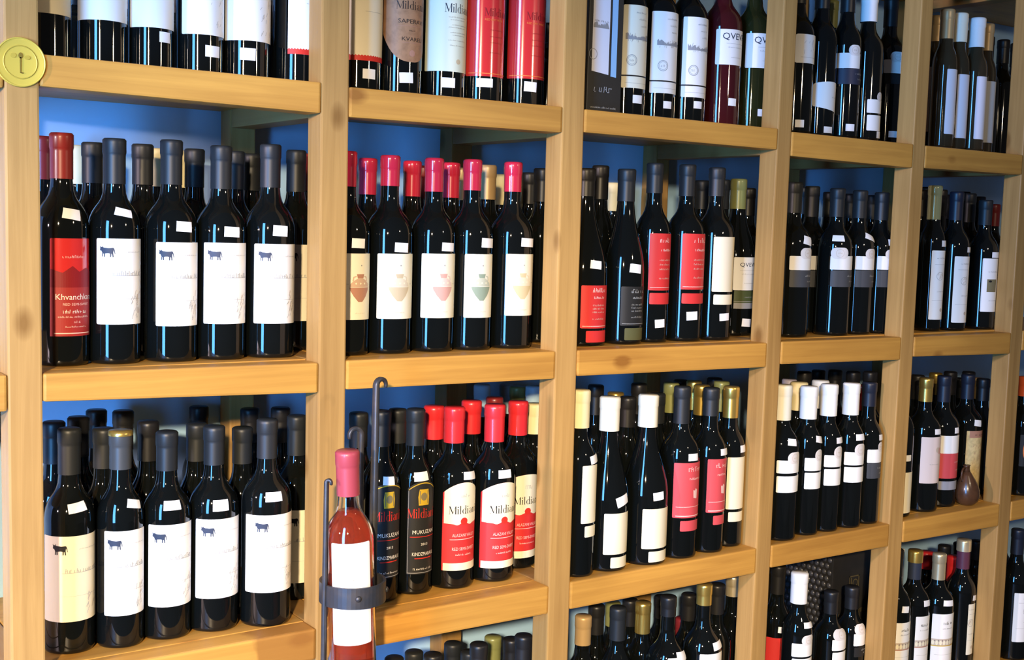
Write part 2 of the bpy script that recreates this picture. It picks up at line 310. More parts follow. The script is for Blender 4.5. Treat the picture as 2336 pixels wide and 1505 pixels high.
        P.text('red', 'Mildiani', 0, h * .655, 15, 52); P.text('w', 'MUKUZANI', 3, h * .47, 6.5, 42); P.line('red', -22, 26, h * .435, 1.1); P.text('w', '2013', 2, h * .335, 4, 12); P.text('w', 'KINDZMARAULI', 3, h * .215, 6, 42); P.line('red', -14, 18, h * .185, 1.4); P.scrib('w', -16, 20, h * .05, 3.2, .5)
    elif st == 'mild_redcream':
        pap = 'red'; top = arch(0); rad = 1; hw = w / 2; n = 24
        def wave(x):
            t = x / hw; return h * .535 + 2.5 * math.cos(t * 9.4) * (abs(t) < .5) - (2.0 if abs(t) >= .5 else 0) + 3 * abs(t) * (abs(t) >= .5)
        xs = [-hw * .93 + 1.86 * hw * i / n for i in range(n + 1)]
        up = [(x, h * .885 + h * .115 * (1 - (x / hw) ** 2)) for x in xs]
        P.poly('cream', [(x, wave(x)) for x in xs] + up[::-1], 'panel')
        P.poly('red', [(x, h) for x in xs] + [(x, y) for x, y in up[::-1]], 'panel') if False else None
        P.disc('red', 0, h * .56, 6.5, 6)
        P.rect('cream', -hw * .93, 0, hw * .97, h * .085, 'foot_band')
        P.scrib('g', -6, 8, h * .83, 6, .6); P.text('k', 'Mildiani', 2, h * .645, 13, 56)
        P.text('pw', 'ALAZANI VALLEY', 2, h * .385, 5.4, 44); P.line('pw', -24, 26, h * .355, 1.0); P.text('pw', 'RED SEMI-SWEET', 2, h * .23, 5.4, 44); P.scrib('pw', -14, 18, h * .17, 3, .6)
    elif st == 'orn':
        pap = var; P.line('k', -w / 2, w / 2, h * .148, 2.4); P.scrib('g', -8, 16, h * .90, 3, .45); P.scrib('lg', -2, 18, h * .82, 3.5, .4); P.scrib('lg', 2, 18, h * .74, 3, .4)
        V = [(-26, h * .585)]; x = -26
        while x < 26: V.append((x, h * .60 + r.uniform(1, 9) * (.35 + abs(x) / 30))); x += 2.2
        V.append((26, h * .585)); P.poly('g', V); P.hatch('lg', -26, 24, h * .55, h * .62, 30, .5)
        P.ring('g', -14, h * .335, 9.5, .9); P.ring('lg', -14, h * .335, 7.2, .5); P.scrib('g', -18, -10, h * .32, 4, .5); P.line('lg', -w * .4, w * .4, h * .06, .4)
    elif st in ('qve', 'qve2'):
        pap = 'white'; sz = 12 if st == 'qve' else 8; P.text('n', 'QVEVRI', 3, h * .72, sz, 60 if st == 'qve' else 46); P.line('lg', -20, 25, h * .60, .4); P.scrib('lg', -16, 22, h * .48, 2, .35); P.scrib('lg', -10, 18, h * .2, 1.8, .3)
    elif st == 'script':
        pap = {'red': 'red', 'rose': 'rose', 'black': 'black', 'charcoal': 'charcoal', 'navy': 'navy'}[var]; ik = {'red': 'pw', 'rose': 'pw', 'black': 'lg', 'charcoal': 'lg', 'navy': 'g'}[var]
        if h > 60:
            P.scrib(ik, -10, w * .34, h * .84, min(9, h * .1), 1.1); P.scrib(ik, -7, w * .32, h * .69, 4.2, .8)
            if var == 'rose': P.poly('pw', [(3, h * .36), (12, h * .34), (13, h * .5), (9, h * .53), (6, h * .49), (2, h * .5)]); P.line('pw', -w * .42, w * .42, h * .20, .8); P.line('pw', -w * .42, w * .42, h * .035, 1.6)
            else:
                for y in (.52, .44, .36, .2): P.scrib(ik if var == 'black' else 'crd', -9, w * .3, h * y, 3.2, .5)
                P.line(ik, -w * .44, w * .44, h * .05, .9)
        else: P.scrib(ik, 0, w * .42, h * .62, min(4, h * .2), .7); P.scrib(ik, 6, w * .40, h * .30, min(3, h * .14), .6)
    elif st == 'badge':
        pap = 'badge'; rad = min(w, h) * .48; P.ring('crd', 0, h * .5, min(w, h) * .36, .6); P.scrib('crd', -4, 4, h * .45, 3, .5)
    elif st == 'badge0': pap = 'white'; rad = 6; P.hatch('lg', -18, 20, h * .3, h * .7, 12, .5); P.line('lg', -20, 22, h * .2, .4)
    elif st == 'slant': pap = 'white'; top = arch(5); foot = lambda s: 10 - 14 * s; rad = 4; P.scrib('lg', 4, 20, h * .5, 3, .4)
    elif st == 'greenstrip': pap = 'green'; P.rect('g', -w * .5, 0, w * .5, h * .32, 'panel'); P.line('lg', -w * .5, w * .5, h * .4, .7); P.scrib('lg', -8, 16, h * .6, 3, .4)
    elif st == 'crest':
        pap = var; P.ring('lg', -4, h * .63, 9, .7); P.hatch('crd', -12, 4, h * .58, h * .66, 12, .7); P.line('lg', -w * .35, w * .4, h * .80, .5); P.scrib('lg', -14, 22, h * .88, 3, .45); P.scrib('lg', -10, 20, h * .40, 2.2, .4); P.line('lg', -w * .4, w * .4, h * .28, .4); P.disc('crd', 4, h * .14, 4)
    elif st == 'brownsq': pap = var; P.rect('olive', -20, h * .37, 7, h * .61, 'emblem'); P.disc('k', -12, h * .57, 4, 2.4); P.scrib('lg', -18, 16, h * .74, 3, .4); P.scrib('lg', -14, 14, h * .2, 2, .4)
    elif st == 'ornband':
        pap = 'white'; a = {'red': 'br', 'gold': 'gold'}[var]; y0 = h * .46; hh = 15
        P.rect('crd', -w / 2, y0, w / 2, y0 + hh, 'border'); P.rect(a, -w / 2, y0 - 2.2, w / 2, y0, 'border')
        x = -w / 2 + 4
        while x < w / 2: P.disc('cream', x, y0 + 6, 3.1, 5.2, 14); P.disc('k', x + 4.2, y0 + 11, .8, 1.6, 8); x += 8.4
        P.scrib('k', -14, 8, h * .82, 7, .9); P.scrib('g', -16, 14, h * .74, 3, .5); P.line('lg', -w * .4, w * .4, h * .3, .4)
    elif st == 'pinkprint': pap = 'pinkish'; P.disc('crd', 2, h * .72, 6); P.poly('pi', [(4, h * .64), (13, h * .62), (16, h * .72), (10, h * .78), (5, h * .73)]); P.scrib('lg', -18, 10, h * .4, 2.4, .4)
    elif st == 'parch': pap = 'parch'; P.rect('br', -w * .4, h * .89, w * .4, h, 'panel'); P.scrib('k', -12, 14, h * .92, 5, .6); P.hatch('br', -18, 18, h * .3, h * .75, 24, .8)
    elif st == 'orangedot': pap = 'black'; P.disc('or', -10, h * .5, 20, h * .42, 30)
    return pap, rad, top, foot
# ------------------------------------------------------------------ bottles
SHAPES = {  # (fraction of height, fraction of the way from body to neck radius)
    'bdx': [(.60, 0), (.628, .04), (.652, .12), (.675, .26), (.697, .46), (.715, .66), (.735, .83), (.76, .94), (.80, 1)],
    'bgd': [(.42, 0), (.46, .04), (.50, .12), (.55, .27), (.60, .45), (.65, .63), (.70, .79), (.75, .91), (.80, .98), (.84, 1)],
    'bgd2': [(.50, 0), (.54, .05), (.58, .16), (.62, .32), (.66, .52), (.70, .72), (.74, .87), (.78, .96), (.82, 1)]}
def profile(Rb, H, shape, rn):
    p = [(Rb - .0045, 0), (Rb - .0012, .0012), (Rb, .005), (Rb, .0062), (Rb, .008), (Rb, H * SHAPES[shape][0][0] - .006), (Rb, H * SHAPES[shape][0][0] - .003)]
    p += [(Rb + (rn - Rb) * k, H * f) for f, k in SHAPES[shape]]
    k_ = SHAPES[shape][-1][0]
    p += [(rn, H * k_ + .002), (rn, H * k_ + .004), (rn, H - .021), (rn, H - .019), (rn, H - .018), (rn + .0003, H - .016), (rn + .0003, H - .007), (rn - .001, H - .0065), (rn - .001, H)]
    return p
def radius_at(prof, h):
    for (r0, h0), (r1, h1) in zip(prof, prof[1:]):
        if h0 <= h <= h1: return r0 + (r1 - r0) * (h - h0) / max(1e-9, h1 - h0)
    return prof[-1][0]
def on_glass(prof, th, h, off):
    r = radius_at(prof, h) + off; return (r * math.sin(th), -r * math.cos(th), h)
def wrap_patch(prof, t0, t1, h0, h1, off, rad=2., top=None, foot=None, nx=22, ny=3):
    Rb = radius_at(prof, (h0 + h1) / 2); w = (t1 - t0) * Rb * 1000
    ss = [0, .006, .016, .03, .05] + [.05 + .9 * i / nx for i in range(1, nx)] + [.95, .97, .984, .994, 1]
    v, f = [], []
    for s in ss:
        e = round_edge(s, w, rad) / 1000
        a = h0 + e + (foot(s) / 1000 if foot else 0); b = h1 - e + (top(s) / 1000 if top else 0)
        for j in range(ny + 1): v.append(on_glass(prof, t0 + (t1 - t0) * s, a + (b - a) * j / ny, off))
    for i in range(len(ss) - 1):
        for j in range(ny): q = i * (ny + 1) + j; f.append((q, q + ny + 1, q + ny + 2, q + 1))
    return v, f
def label_mat(pap):
    if pap == 'glossred' : return gloss_red()
    if pap == 'khvan': return gloss_red()
    if pap == 'badge': return mat('paper_badge', (.74, .70, .67), .5, spec=.3)
    return paper(pap)
def add_label(root, prof, lab, rnd, layer):
    t0, t1, h0, h1, st, var = lab; t0, t1, h0, h1 = R(t0), R(t1), h0 / 1000, h1 / 1000
    Rb = prof[2][0]; w = (t1 - t0) * Rb * 1000; h = (h1 - h0) * 1000; tc = (t0 + t1) / 2
    P = Print(w, h, rnd); pap, rad, top, foot = design(st, var, w, h, P)
    off = .00035 + .0004 * layer
    if st == 'mild_redcream':
        hw = .5; top = lambda s: -h * .115 * (2 * s - 1) ** 2
    v, f = wrap_patch(prof, t0, t1, h0, h1, off, rad, top, foot, ny=14 if h1 > prof[5][1] else 3)
    lo = new_obj('label', mesh('label', v, f, True), root, label_mat(pap))
    for k, ((ik, part), (V, F)) in enumerate(P.d.items()):
        o2 = off + .00025 + .00008 * k
        me = mesh(part, [on_glass(prof, tc + x / 1000 / Rb, h0 + y / 1000, o2) for x, y in V], F)
        new_obj(part, me, lo, ink(ik))
def add_tag(root, prof, tg):
    tc, h, w, hh, rot = tg; tc = R(tc); h /= 1000; w /= 1000; hh /= 1000; rot = -R(rot)
    r0 = radius_at(prof, h); v, f = [], []; nx, ny = 6, 3
    for i in range(nx + 1):
        for j in range(ny + 1):
            x = (i / nx - .5) * w; y = (j / ny - .5) * hh; X = x * math.cos(rot) - y * math.sin(rot); Y = x * math.sin(rot) + y * math.cos(rot)
            r_ = radius_at(prof, h + Y); slope = 1.0
            v.append(on_glass(prof, tc + X / r0, h + Y * (.92 if r_ < prof[2][0] * .97 else 1), .0009))
    for i in range(nx):
        for j in range(ny): q = i * (ny + 1) + j; f.append((q, q + ny + 1, q + ny + 2, q + 1))
    new_obj('price_tag', mesh('price_tag', v, f, True), root, paper('tagwhite'))
def capsule_prof(rn, H, cl, fat=0):
    e = .0007 + fat
    return [(rn + e, H - cl), (rn + e, H - cl + .001), (rn + e, H - .0235), (rn + e, H - .022), (rn + e + .0004, H - .0195), (rn + e + .0008, H - .0185), (rn + e + .0008, H - .0055), (rn + e + .0008, H - .0015), (rn + e - .0012, H + .0008)]
def bottle(cell, row, u, v, Rb, H, shape, glass, cap, cl, labs, tags, label, group):
    rnd = random.Random(label); Rb /= 1000; H /= 1000; cl = max(.018, min(cl / 1000, H * .27))
    rn = .0142 if shape == 'bdx' else .0150
    n = 40 if labs else 24
    root = thing('wine_bottle', label, 'bottle', (u, v, SHELF[row]), group)
    prof = profile(Rb, H, shape, rn)
    new_obj('glass_body', lathe('glass_body', prof, n), root, GLASS[glass])
    fat = .0022 if cap in ('crw', 'wh', 'cr', 'red', 'blw') else 0
    new_obj('capsule', lathe('capsule', capsule_prof(rn, H, cl, fat), 24, cap_bot=False), root, CAPM[cap])
    if cap in ('grg', 'nvg', 'prp'):
        k = .006 if cap == 'grg' else .026
        new_obj('capsule_top', lathe('capsule_top', [(rn + .0024, H - k), (rn + .0026, H - .004), (rn + .0018, H + .0008), (rn * .5, H + .0014)], 24, cap_bot=False), root, CAPM['gd' if cap != 'prp' else 'gdc'])
    for i, l in enumerate(labs): add_label(root, prof, l, rnd, 1 if l[4] == 'badge' else 0)
    for t in tags: add_tag(root, prof, t)
    return root
SHELF = [0.195, -0.203, -0.599, -0.996]
# ------------------------------------------------------------------ setting: wall behind, floor
wall = new_obj('wall_back', box('wall_back', -1.2, 3.6, .379, .44, -1.5, 1.2, 0)); wall['kind'] = 'structure'
wm = mat('blue_plaster', (.42, .68, .96), .8); noise_tint(wm, 9, .5, (.34, .56, .84)); wall.data.materials.append(wm)
fl = new_obj('floor', box('floor', -2.5, 3.6, -4.0, .379, -1.54, -1.5, 0)); fl['kind'] = 'structure'; fl.data.materials.append(mat('floor_stone', (.07, .055, .045), .6))
# ------------------------------------------------------------------ timber shelving
PD, DEP, ZT, ZB = .0437, .3775, .66, -1.5
POST = [((-0.0459, -0.0386), (-0.0055, 0.0036)), ((0.3788, 0.3873), (0.4226, 0.4311)), ((0.8099, 0.8155), (0.8546, 0.8609)), ((1.318, 1.3108), (1.3531, 1.351)), ((1.72, 1.7077), (1.7556, 1.7533)), ((2.106, 2.1008), (2.15, 2.146))]   # left/right edge at z=.63 and z=-.63
shelf = thing('wine_shelf', 'golden timber shelving unit with square posts, holding rows of wine bottles', 'shelf', (0, 0, 0))
def px_at(k, side, z):
    a, b = POST[k][side]; return b + (a - b) * (z + .63) / 1.26
def post(name, k, y0, y1):
    lo, hi = [], []
    for z, dst in ((ZB, lo), (ZT, hi)):
        l, r = px_at(k, 0, z), px_at(k, 1, z); dst += [(l, y0, z), (r, y0, z), (r, y1, z), (l, y1, z)]
    piece(name, box_mesh(name, lo, hi, .0028), shelf, wood_z)
for k in range(len(POST)):
    post('front_post', k, 0, PD); post('rear_post', k, DEP - PD, DEP)
RAIL = {(0, 0): (0.1947, 0.1947, 0.1548, 0.1508), (0, 1): (-0.2033, -0.205, -0.2397, -0.249), (0, 2): (-0.5992999999999999, -0.5992999999999999, -0.6455, -0.6465), (1, 0): (0.1924, 0.1947, 0.1488, 0.1527), (1, 1): (-0.2033, -0.2033, -0.247, -0.2495), (1, 2): (-0.5992999999999999, -0.5992999999999999, -0.6441, -0.647), (2, 0): (0.1947, 0.1947, 0.1564, 0.1555), (2, 1): (-0.2033, -0.2053, -0.2472, -0.2515), (2, 2): (-0.5992999999999999, -0.5992999999999999, -0.6471, -0.6483), (3, 0): (0.1916, 0.191, 0.1459, 0.1424), (3, 1): (-0.204, -0.2058, -0.2477, -0.2533), (3, 2): (-0.5992999999999999, -0.5992999999999999, -0.6437, -0.6474), (4, 0): (0.191, 0.191, 0.1437, 0.147), (4, 1): (-0.2061, -0.20700000000000002, -0.2485, -0.2548), (4, 2): (-0.5992999999999999, -0.5992999999999999, -0.6454, -0.6511)}   # (bay, shelf level): top z at left/right end, foot z at left/right end
for lev in range(-1, 4):
    for k in range(-1, len(POST)):
        zt = SHELF[lev] if lev >= 0 else .592
        z4 = RAIL.get((k, lev)) or (zt, zt, zt - .046, zt - .046)
        x0 = px_at(k, 1, zt) if k >= 0 else -.50
        x1 = px_at(k + 1, 0, zt) if k + 1 < len(POST) else 2.62
        g = .0009
        lo = [(x0 + g, -.0012, z4[2]), (x1 - g, -.0012, z4[3]), (x1 - g, PD - .004, z4[3]), (x0 + g, PD - .004, z4[2])]
        hi = [(x0 + g, -.0012, z4[0]), (x1 - g, -.0012, z4[1]), (x1 - g, PD - .004, z4[1]), (x0 + g, PD - .004, z4[0])]
        piece('front_rail', box_mesh('front_rail', lo, hi, .0035), shelf, wood_stain if (k, lev) == (0, 2) else wood_x)
        piece('shelf_board', box('shelf_board', x0 + g, x1 - g, PD - .003, DEP - .001, zt - .019, zt - .0006, .0015), shelf, wood_x)
        if 0 <= k:
            a, b = px_at(k, 0, zt), px_at(k, 1, zt)
            piece('side_rail', box('side_rail', a + .001, b - .001, PD + .0006, DEP - PD - .0006, zt - .048, zt - .0006, .002), shelf, wood_y)
# ------------------------------------------------------------------ bottles on the shelves
BOTTLES = [["A",0,0.0235,0.09,36.3,310.0,"bdx","dark","gr",58.9,[[-60.0,60.0,58.5,182.9,"plain","cream"]],[],"dark bottle with cream label, first in front row, top shelf, plaque-side bay","front row bottles on the top shelf, plaque-side bay"],
["A",0,0.1016,0.09,31.4,310.0,"bdx","dark","gr",58.9,[[-96.5,96.5,59.1,182.9,"plain","white"]],[],"dark bottle with broad white label, second in front row, top shelf, plaque-side bay","front row bottles on the top shelf, plaque-side bay"],
["A",0,0.1674,0.09,30.1,310.0,"bdx","dark","gr",58.9,[[-81.8,81.8,57.4,182.9,"plain","white"]],[[18.7,46.0,17.0,14.1,0]],"dark bottle with white label above price tag, third in front row, top shelf, plaque-side bay","front row bottles on the top shelf, plaque-side bay"],
["A",0,0.2367,0.09,32.7,310.0,"bdx","dark","gr",58.9,[[-67.2,67.2,55.6,182.9,"sketch","white"]],[[12.3,33.7,22.7,15.5,0]],"dark bottle with white label, fourth in front row, top shelf, plaque-side bay","front row bottles on the top shelf, plaque-side bay"],
["A",0,0.3048,0.09,34.7,310.0,"bdx","dark","gr",58.9,[[-78.7,78.7,54.3,182.9,"sketch","white"]],[[-17.1,35.4,21.8,17.0,0]],"dark bottle with sketched white label, fifth in front row, top shelf, plaque-side bay","front row bottles on the top shelf, plaque-side bay"],
["A",0,0.3856,0.09,37.5,310.0,"bdx","dark","gr",58.9,[[-46.0,55.1,43.1,175.1,"redband","white"]],[],"dark bottle with red-edged white label, sixth in front row, top shelf, plaque-side bay","front row bottles on the top shelf, plaque-side bay"],
["A",1,0.0494,0.095,34.8,307.7,"bdx","dark","rd",59.9,[[-39.2,65.2,40.2,169.6,"khvan",None]],[[8.5,201.6,23.7,14.9,8]],"red-capped bottle with glossy red label, first in front row, second shelf, plaque-side bay","front row bottles on the second shelf, plaque-side bay"],
["A",1,0.1194,0.095,34.8,304.9,"bdx","dark","gr",60.8,[[-56.8,63.0,54.3,170.4,"bull",None]],[[7.1,205.6,23.7,11.7,12]],"grey-capped bottle with bull-emblem label, second in front row, second shelf, plaque-side bay","front row bottles on the second shelf, plaque-side bay"],
["A",1,0.1989,0.095,36.5,308.0,"bdx","dark","gr",61.5,[[-52.2,60.6,50.3,166.7,"bull",None]],[[10.5,188.9,23.5,14.9,3]],"grey-capped bottle with bull-emblem label, third in front row, second shelf, plaque-side bay","front row bottles on the second shelf, plaque-side bay"],
["A",1,0.2718,0.095,35.9,304.4,"bdx","dark","gr",60.9,[[-60.4,60.4,51.7,167.1,"bull",None]],[[5.5,182.8,23.6,14.6,2]],"grey-capped bottle with bull-emblem label, fourth in front row, second shelf, plaque-side bay","front row bottles on the second shelf, plaque-side bay"],
["A",1,0.3478,0.095,37.0,311.1,"bdx","dark","gr",62.4,[[-59.3,59.3,50.6,166.7,"bull",None]],[[1.3,185.9,22.8,15.5,3]],"grey-capped bottle with bull-emblem label, fifth in front row, second shelf, plaque-side bay","front row bottles on the second shelf, plaque-side bay"],
["A",1,0.4284,0.18,37.0,310.2,"bdx","dark","gr",64.1,[[-74.0,74.0,46.1,164.5,"bull","cream"]],[],"half-hidden bottle with cream bull-emblem label, sixth in front row, second shelf, plaque-side bay","front row bottles on the second shelf, plaque-side bay"],
["A",1,0.0417,0.1611,31.2,305.7,"bdx","dark","rd",58.1,[],[],"dark bottle under dull red capsule, first in rear row, second shelf, plaque-side bay","rear row bottles on the second shelf, plaque-side bay"],
["A",1,0.1264,0.2214,32.5,305.0,"bdx","dark","gr",58.0,[],[],"dark bottle under grey capsule, third in rear row, second shelf, plaque-side bay","rear row bottles on the second shelf, plaque-side bay"],
["A",1,0.1882,0.1863,32.5,305.0,"bdx","dark","gr",58.0,[],[],"dark bottle under grey capsule, fourth in rear row, second shelf, plaque-side bay","rear row bottles on the second shelf, plaque-side bay"],
["A",1,0.2927,0.2571,29.4,306.7,"bdx","dark","gr",58.3,[],[],"dark bottle under grey capsule, seventh in rear row, second shelf, plaque-side bay","rear row bottles on the second shelf, plaque-side bay"],
["A",1,0.3429,0.2185,32.5,305.0,"bdx","dark","gr",58.0,[],[],"dark bottle under grey capsule, eighth in rear row, second shelf, plaque-side bay","rear row bottles on the second shelf, plaque-side bay"],
["A",1,0.3906,0.2662,32.2,305.2,"bdx","dark","gr",58.0,[],[],"dark bottle under grey capsule, ninth in rear row, second shelf, plaque-side bay","rear row bottles on the second shelf, plaque-side bay"],
["A",1,0.4692,0.2329,26.9,308.7,"bdx","dark","rd",58.6,[],[],"dark bottle under dull red capsule, tenth in rear row, second shelf, plaque-side bay","rear row bottles on the second shelf, plaque-side bay"],
["A",1,0.1367,0.3257,32.5,305.0,"bdx","dark","cr",58.0,[],[],"dark bottle under cream capsule, second in rear row, second shelf, plaque-side bay","rear row bottles on the second shelf, plaque-side bay"],
["A",1,0.245,0.2955,30.9,305.8,"bdx","dark","cr",58.1,[],[],"dark bottle under cream capsule, fifth in rear row, second shelf, plaque-side bay","rear row bottles on the second shelf, plaque-side bay"],
["A",1,0.2989,0.3264,29.4,306.6,"bdx","dark","cr",58.3,[],[],"dark bottle under cream capsule, sixth in rear row, second shelf, plaque-side bay","rear row bottles on the second shelf, plaque-side bay"],
["A",2,0.0597,0.0983,33.3,306.2,"bdx","dark","gr",61.9,[[-85.5,85.5,46.1,164.3,"bull","cream"]],[[5.1,202.5,24.5,13.8,-8]],"grey-capped bottle with yellowed bull-emblem label, first in front row, third shelf, plaque-side bay","front row bottles on the third shelf, plaque-side bay"],
["A",2,0.1255,0.0856,31.6,300.3,"bdx","dark","grg",52.6,[[-58.1,62.7,46.9,165.9,"bull",None]],[[24.3,201.2,21.9,12.5,14]],"gold-rimmed bottle with bull-emblem label, second in front row, third shelf, plaque-side bay","front row bottles on the third shelf, plaque-side bay"],
["A",2,0.1927,0.0897,34.0,293.5,"bdx","dark","gr",54.5,[[-64.6,64.6,48.4,166.4,"bull",None]],[[-4.6,193.2,23.8,14.1,0]],"grey-capped bottle with bull-emblem label, third in front row, third shelf, plaque-side bay","front row bottles on the third shelf, plaque-side bay"],
["A",2,0.263,0.0898,35.8,296.0,"bdx","dark","gr",55.2,[[-64.7,64.7,50.2,166.7,"bull",None]],[[-4.3,186.6,22.9,16.7,0]],"grey-capped bottle with bull-emblem label, fourth in front row, third shelf, plaque-side bay","front row bottles on the third shelf, plaque-side bay"],
["A",2,0.3382,0.0731,37.0,303.7,"bdx","dark","gr",56.9,[[-74.9,74.9,52.2,167.9,"bull",None]],[[-5.7,194.7,24.6,14.3,0]],"grey-capped bottle with bull-emblem label, fifth in front row, third shelf, plaque-side bay","front row bottles on the third shelf, plaque-side bay"],
["A",2,0.4309,0.17,37.0,288.7,"bdx","dark","gr",62.0,[[-84.1,84.1,27.9,144.4,"bull","cream"]],[],"half-hidden bottle with dull bull-emblem label, sixth in front row, third shelf, plaque-side bay","front row bottles on the third shelf, plaque-side bay"],
["A",2,0.0573,0.1679,32.5,305.0,"bdx","dark","bk",58.0,[],[],"dark bottle under black capsule, first in rear row, third shelf, plaque-side bay","rear row bottles on the third shelf, plaque-side bay"],
["A",2,0.104,0.2138,30.6,302.0,"bdx","dark","bk",57.4,[],[],"dark bottle under black capsule, second in rear row, third shelf, plaque-side bay","rear row bottles on the third shelf, plaque-side bay"],
["A",2,0.1508,0.2857,28.8,299.2,"bdx","dark","bk",56.9,[],[],"dark bottle under black capsule, third in rear row, third shelf, plaque-side bay","rear row bottles on the third shelf, plaque-side bay"],
["A",2,0.173,0.2257,32.5,305.0,"bdx","dark","bk",58.0,[],[],"dark bottle under black capsule, fifth in rear row, third shelf, plaque-side bay","rear row bottles on the third shelf, plaque-side bay"],
["A",2,0.187,0.1539,28.8,298.8,"bdx","dark","bk",56.8,[],[],"dark bottle under black capsule, sixth in rear row, third shelf, plaque-side bay","rear row bottles on the third shelf, plaque-side bay"],
["A",2,0.1206,0.1459,26.9,294.5,"bdx","dark","gr",55.9,[],[],"dark bottle under grey capsule, fourth in rear row, third shelf, plaque-side bay","rear row bottles on the third shelf, plaque-side bay"],
["A",2,0.261,0.155,26.9,290.2,"bdx","dark","gr",55.1,[],[],"dark bottle under grey capsule, seventh in rear row, third shelf, plaque-side bay","rear row bottles on the third shelf, plaque-side bay"],
["A",2,0.3337,0.3389,26.9,286.0,"bdx","dark","bk",54.3,[],[],"dark bottle under black capsule, eighth in rear row, third shelf, plaque-side bay","rear row bottles on the third shelf, plaque-side bay"],
["A",2,0.3259,0.137,26.9,282.3,"bdx","dark","gr",53.6,[],[],"dark bottle under grey capsule, ninth in rear row, third shelf, plaque-side bay","rear row bottles on the third shelf, plaque-side bay"],
["A",2,0.3973,0.2778,26.9,286.9,"bdx","dark","bk",54.5,[],[],"dark bottle under black capsule, tenth in rear row, third shelf, plaque-side bay","rear row bottles on the third shelf, plaque-side bay"],
["A",2,0.4332,0.2369,26.9,291.9,"bdx","dark","bk",55.5,[],[],"dark bottle under black capsule, eleventh in rear row, third shelf, plaque-side bay","rear row bottles on the third shelf, plaque-side bay"],
["A",0,0.1311,0.335,32.5,144.3,"bdx","dark","bk",27.4,[],[],"dark bottle under black capsule, first in rear row, top shelf, plaque-side bay","rear row bottles on the top shelf, plaque-side bay"],  # black-capped rear bottles of this bay's top shelf are added to darken gaps
["A",0,0.2187,0.335,32.5,149.3,"bdx","dark","bk",28.4,[],[],"dark bottle under black capsule, second in rear row, top shelf, plaque-side bay","rear row bottles on the top shelf, plaque-side bay"],
["A",0,0.2919,0.335,32.5,153.5,"bdx","dark","bk",29.2,[],[],"dark bottle under black capsule, third in rear row, top shelf, plaque-side bay","rear row bottles on the top shelf, plaque-side bay"],
["A",0,0.3638,0.305,32.5,155.4,"bdx","dark","bk",29.5,[],[],"dark bottle under black capsule, fourth in rear row, top shelf, plaque-side bay","rear row bottles on the top shelf, plaque-side bay"],
["A",0,0.4618,0.335,32.5,164.9,"bdx","dark","bk",31.3,[],[],"dark bottle under black capsule, fifth in rear row, top shelf, plaque-side bay","rear row bottles on the top shelf, plaque-side bay"],
["B",0,0.6608,0.335,32.5,178.9,"bdx","dark","bk",34.0,[],[],"dark bottle under black capsule, first in rear row, top shelf, second bay","rear row bottles on the top shelf, second bay"],  # second bay's rear bottles up here are also added, to keep gaps dark
["B",0,0.7505,0.335,32.5,183.9,"bdx","dark","bk",34.9,[],[],"dark bottle under black capsule, second in rear row, top shelf, second bay","rear row bottles on the top shelf, second bay"],
["B",0,0.8101,0.299,32.5,181.3,"bdx","dark","bk",34.4,[],[],"dark bottle under black capsule, third in rear row, top shelf, second bay","rear row bottles on the top shelf, second bay"],
["B",0,0.9313,0.335,32.5,192.3,"bdx","dark","bk",36.5,[],[],"dark bottle under black capsule, fourth in rear row, top shelf, second bay","rear row bottles on the top shelf, second bay"],
["B",0,1.0262,0.335,32.5,195.3,"bdx","dark","bk",37.1,[],[],"dark bottle under black capsule, fifth in rear row, top shelf, second bay","rear row bottles on the top shelf, second bay"],
["B",0,0.4864,0.09,35.6,310.0,"bdx","dark","gr",58.9,[[-60.0,60.0,45.0,177.0,"redband","cream"]],[[0.6,25.8,21.1,14.6,0]],"dark bottle with white label edged red below, first in front row, top shelf, second bay","front row bottles on the top shelf, second bay"],
["B",0,0.5581,0.09,35.6,310.0,"bdx","dark","gr",58.9,[[-76.9,76.9,50.4,182.4,"tan_u",None]],[[-10.8,26.3,22.0,15.8,-3]],"dark bottle with tan rounded label, second in front row, top shelf, second bay","front row bottles on the top shelf, second bay"],
["B",0,0.6373,0.09,36.4,310.0,"bdx","dark","gr",58.9,[[-81.2,81.2,43.2,175.2,"mild_cream",None]],[[-16.3,25.7,22.2,15.3,0]],"dark bottle with pale cream lettered label, third in front row, top shelf, second bay","front row bottles on the top shelf, second bay"],
["B",0,0.7106,0.09,36.4,310.0,"bdx","dark","gr",58.9,[[-74.3,74.3,42.3,174.3,"mild_red",None]],[[-22.9,32.0,27.1,13.8,0]],"dark bottle with red lettered label, fourth in front row, top shelf, second bay","front row bottles on the top shelf, second bay"],
["B",0,0.793,0.09,36.5,310.0,"bdx","dark","gr",58.9,[[-78.1,78.1,46.0,178.0,"mild_red",None]],[[-12.1,33.3,22.2,16.0,2]],"dark bottle with red lettered label, fifth in front row, top shelf, second bay","front row bottles on the top shelf, second bay"],
["B",1,0.4681,0.085,37.4,308.0,"bdx","dark","pk",52.7,[[-30.0,52.7,54.5,154.8,"amphora","brown"]],[[4.3,170.2,22.6,14.6,2]],"pink-capped bottle with brown jar emblem label, first in front row, second shelf, second bay","front row bottles on the second shelf, second bay"],
["B",1,0.5434,0.085,37.4,305.9,"bdx","dark","pk",46.7,[[-55.7,55.7,54.5,155.1,"amphora","tan"]],[[3.6,164.8,24.1,14.6,2]],"pink-capped bottle with tan jar emblem label, second in front row, second shelf, second bay","front row bottles on the second shelf, second bay"],
["B",1,0.6237,0.085,36.2,306.1,"bdx","dark","pk",52.5,[[-58.7,58.7,54.1,156.0,"amphora","pink"]],[[13.0,166.7,25.9,13.4,2]],"pink-capped bottle with pink jar emblem label, third in front row, second shelf, second bay","front row bottles on the second shelf, second bay"],
